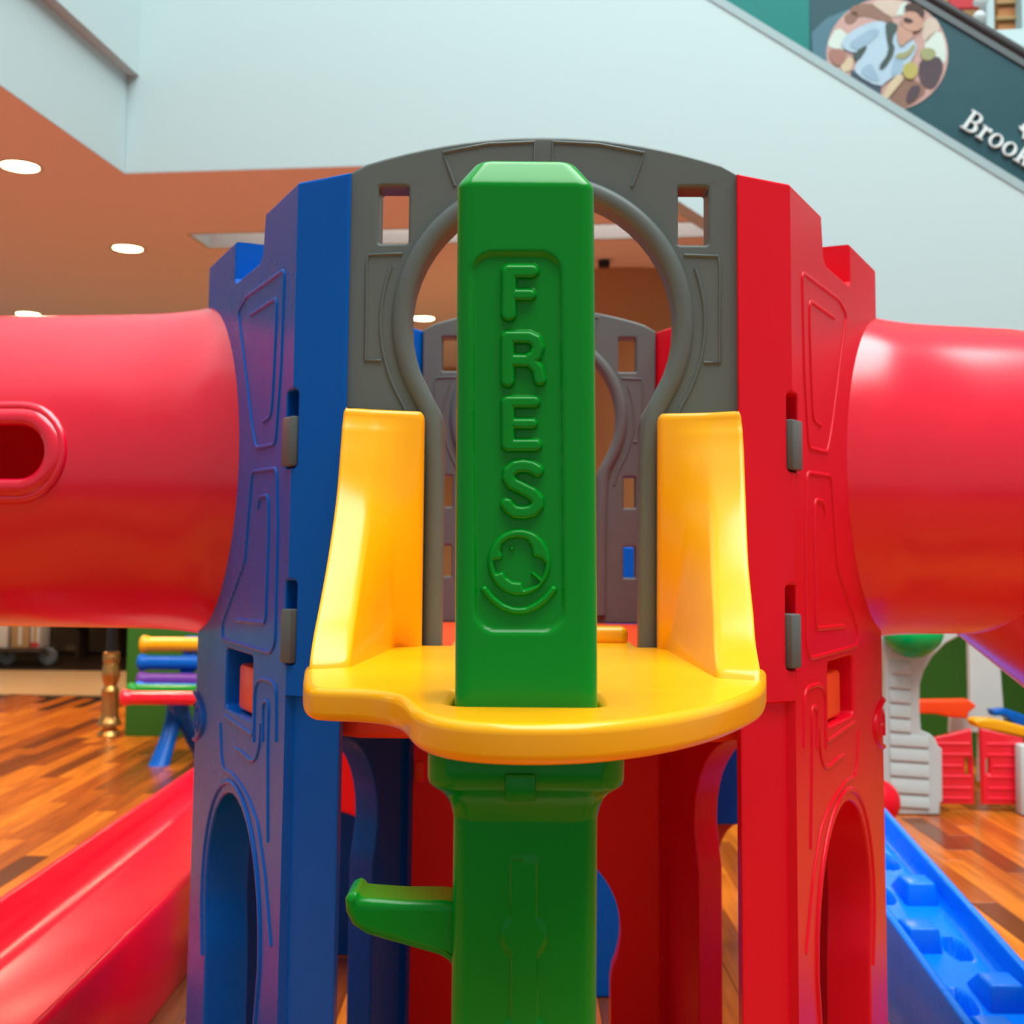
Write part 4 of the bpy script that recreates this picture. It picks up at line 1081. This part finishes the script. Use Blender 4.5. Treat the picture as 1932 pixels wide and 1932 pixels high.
for (p0, p1, mat, lab) in ((-30, 20, 'paper', 'pale printed box at the left end of the trolley'), (27, 61, 'card', 'orange brown carton in the middle of the trolley'), (64, 80, 'paper', 'narrow pale carton at the right end of the trolley')):
    x0, x1 = UY(p0, 1200, YS + 0.5).x, UY(p1, 1200, YS + 0.5).x
    bxo = thing('carton', lab, 'box', ((x0 + x1) / 2, YS + 0.6, zt_))
    MB().box(x0, x1, YS + 0.4, YS + 0.75, zt_ + 0.008, zt_ + 0.42).build('body', mat, bxo, bevel=0.005)
    MB().box((x0 + x1) / 2 - 0.02, (x0 + x1) / 2 + 0.02, YS + 0.396, YS + 0.4, zt_ + 0.05, zt_ + 0.40).build('tape', 'card' if mat == 'paper' else 'paper', bxo)
    if p0 == 64: MB().box(x0 + 0.005, x1 - 0.005, YS + 0.392, YS + 0.396, zt_ + 0.02, zt_ + 0.08).build('red_band', 'red_board', bxo)
for (p0, p1, y0, mat, lab) in ((95, 150, 1211, 'card', 'brown carton on the shop shelf beside the lamp post'), (172, 198, 1212, 'paper', 'small pale carton on the shop shelf behind the lamp post')):
    x0, x1 = UY(p0, 1200, YS + 1.6).x, UY(p1, 1200, YS + 1.6).x
    bxo = thing('carton', lab, 'box', ((x0 + x1) / 2, YS + 1.75, 0.46))
    MB().box(x0, x1, YS + 1.58, YS + 1.95, 0.462, 0.461 + 0.3).build('body', mat, bxo, bevel=0.005)
    MB().box((x0 + x1) / 2 - 0.02, (x0 + x1) / 2 + 0.02, YS + 1.576, YS + 1.58, 0.47, 0.74).build('tape', 'cart_dark', bxo)

# ================================================================== playhouse, right
ph0 = UZ(1720, 1538, 0); YH = ph0.y
HS = YH / FPX
def HX(px): return UY(px, 1400, YH).x
def HZZ(py): return UY(1720, py, YH).z
hs = thing('playhouse', 'white plastic playhouse with red half doors and green round roof knob', 'playhouse', (ph0.x + 0.5, YH + 0.5, 0))
def hp(cx, cy): return (HX(1620 + 0.1967 * cx), HZZ(1180 + 0.1967 * cy))
fw = [(150, 1822), (775, 1822), (780, 1700), (802, 1680), (802, 1185), (765, 1155), (740, 1090), (690, 1040), (604, 1005), (592, 800), (598, 560), (640, 430), (720, 300), (850, 170), (1000, 90), (1150, 60), (1150, -300), (100, -300), (100, 60), (225, 200), (262, 330), (276, 480), (262, 760), (245, 1000), (210, 1380), (160, 1600)]
fw = [hp(*q) for q in fw]; fw = [(x, max(z, 0.002)) for x, z in fw]
panel('front_wall', fw, [], 0.09, 0.012, 'white_plastic', lambda c: Vector((c.x, YH + c.z, c.y)), hs)
for k, (y0, y1) in enumerate(((340, 466), (482, 602), (616, 742), (756, 882), (896, 1020), (1036, 1156), (1170, 1298), (1312, 1446), (1460, 1606), (1622, 1740))):
    xl = 320 if y0 < 400 else 300; xr = 500 if y1 < 1030 else 668
    x0, z1 = hp(xl, y0); x1, z0 = hp(xr, y1)
    sl_ = 0.008 * (1 if y1 < 1030 else 1.6)
    MB().add([Vector((x, y, z)) for (x, dz) in ((x0, 0.0), (x1, -sl_)) for (y, z) in ((YH - 0.001, z0 + dz), (YH - 0.013, z0 + dz + 0.006), (YH - 0.006, z1 + dz), (YH - 0.001, z1 + dz))],
             [(0, 1, 2, 3), (4, 7, 6, 5), (0, 4, 5, 1), (1, 5, 6, 2), (2, 6, 7, 3), (3, 7, 4, 0)]).build('siding_board', 'white_plastic', hs, bevel=0.003)
gx, gz = HX(1714), HZZ(1196)
MB().lathe([(0.001, -0.128), (0.05, -0.122), (0.10, -0.095), (0.145, -0.05), (0.165, 0.0), (0.145, 0.05), (0.10, 0.095), (0.05, 0.122), (0.001, 0.128)], 36, Matrix.Translation((gx, YH - 0.10, gz))).build('round_knob', 'knob_green', hs, 60, label='green plastic dome on the white wall')
def half_door(pts, holepx, yoff, lab):
    o = panel('half_door', [hp(*q) for q in pts], [rrect(*sorted((hp(*holepx[0])[0], hp(*holepx[1])[0])), *sorted((hp(*holepx[0])[1], hp(*holepx[1])[1])), 0.007, 3)], 0.05, 0.012, 'slide_red', lambda c: Vector((c.x, YH + yoff + c.z, c.y)), hs, label=lab)
    xs = [q[0] for q in pts]; a_, b_ = (min(xs) + 60, max(xs) - 40)
    for cy in (1160, 1265, 1375, 1480, 1590, 1690):
        lo_, hi_ = a_, b_
        if cy in (1375,) : 
            if holepx[0][0] > (a_ + b_) / 2: hi_ = holepx[0][0] - 30
            else: lo_ = holepx[1][0] + 30
        x0, zc = hp(lo_, cy); x1, _ = hp(hi_, cy)
        mb = MB(); tube_path(mb, [(x0, YH + yoff + 0.004, zc), (x1, YH + yoff + 0.004, zc)], 0.011, 10); mb.build('louvre', 'slide_red', o)
half_door([(760, 1748), (1172, 1748), (1166, 1380), (1150, 1012), (745, 1115)], ((1082, 1290), (1126, 1470)), 0.10, 'left red half door')
half_door([(1248, 1748), (1620, 1748), (1660, 1100), (1240, 1008)], ((1288, 1300), (1322, 1450)), 0.10, 'right red half door')
x0, z1 = hp(1552, 1140); x1, z0 = hp(1640, 1690)
MB().box(x0, x1 + 0.25, YH, YH + 0.09, 0.002, z1).build('door_post', 'white_plastic', hs, bevel=0.012)
# back wall pillars, shelf, counter inside the house
kb = (YH + 0.9) / YH
def HB(cx, cy): p = UY(1620 + 0.1967 * cx, 1180 + 0.1967 * cy, YH + 0.9); return (p.x, max(p.z, 0.002))
panel('back_pillar', [HB(*q) for q in ((1060, 100), (1340, 100), (1395, 800), (1400, 1000), (1235, 1010), (1235, 1500), (1160, 1500), (1160, 1030), (880, 1030), (890, 820), (1075, 800))], [], 0.06, 0.01, 'white_plastic', lambda c: Vector((c.x, YH + 0.9 + c.z, c.y)), hs)
def HM(cx, cy, yo): p = UY(1620 + 0.1967 * cx, 1180 + 0.1967 * cy, YH + yo); return (p.x, max(p.z, 0.002))
panel('window_shelf', [HM(*q, 0.75) for q in ((560, 722), (1060, 715), (1135, 775), (1060, 840), (1050, 895), (900, 885), (740, 850), (560, 845))], [], 0.10, 0.012, 'orange', lambda c: Vector((c.x, YH + 0.75 + c.z, c.y)), hs)
panel('counter', [HM(*q, 0.4) for q in ((1110, 920), (1180, 900), (1330, 905), (1640, 985), (1640, 1080), (1400, 1030), (1140, 980))], [], 0.14, 0.012, 'yellow', lambda c: Vector((c.x, YH + 0.4 + c.z, c.y)), hs)
panel('counter_top', [HM(*q, 0.6) for q in ((1285, 815), (1420, 800), (1640, 880), (1640, 985), (1500, 950), (1400, 870), (1300, 870))], [], 0.10, 0.012, 'blue', lambda c: Vector((c.x, YH + 0.6 + c.z, c.y)), hs)
# red ball beside the playhouse
qb = UZ(1655, 1532, 0); rb = 40 * qb.y / FPX
mb = MB(); prof = [(rb * math.sin(math.pi * k / 24) + 1e-4, rb - rb * math.cos(math.pi * k / 24)) for k in range(25)]
o = mb.lathe(prof, 48, Matrix.Translation((qb.x * (qb.y - 0.33) / qb.y, qb.y - 0.33, 0.0))).build('play_ball', 'red', None, 60)
tag(o, 'pale red ball resting on the floor beside the white playhouse', 'ball')
# green hoarding behind the playhouse
g2 = thing('hoarding_board', 'long dark green board standing behind the white playhouse', 'board', (3.2, YH + 2.0, 0))
MB().box(1.9, 6.5, YH + 2.0, YH + 2.06, 0.0, 1.45).build('panel', 'board_green', g2, bevel=0.004)
MB().box(1.95, 6.4, YH + 2.06, YH + 2.5, 0.0, 0.05).build('foot', 'board_green', g2, bevel=0.004)
# small dark loudspeaker under the ceiling by the column
qs = UZ(1137, 497, ZC)
t = thing('ceiling_speaker', 'small black speaker hanging from the ceiling beside the round column', 'speaker', (qs.x, qs.y - 0.1, ZC))
MB().box(qs.x - 0.05, qs.x + 0.05, qs.y - 0.2, qs.y - 0.1, ZC - 0.07, ZC - 0.015).build('cabinet', 'black_metal', t, bevel=0.008)
MB().box(qs.x - 0.012, qs.x + 0.012, qs.y - 0.16, qs.y - 0.14, ZC - 0.02, ZC + 0.0).build('bracket', 'black_metal', t)
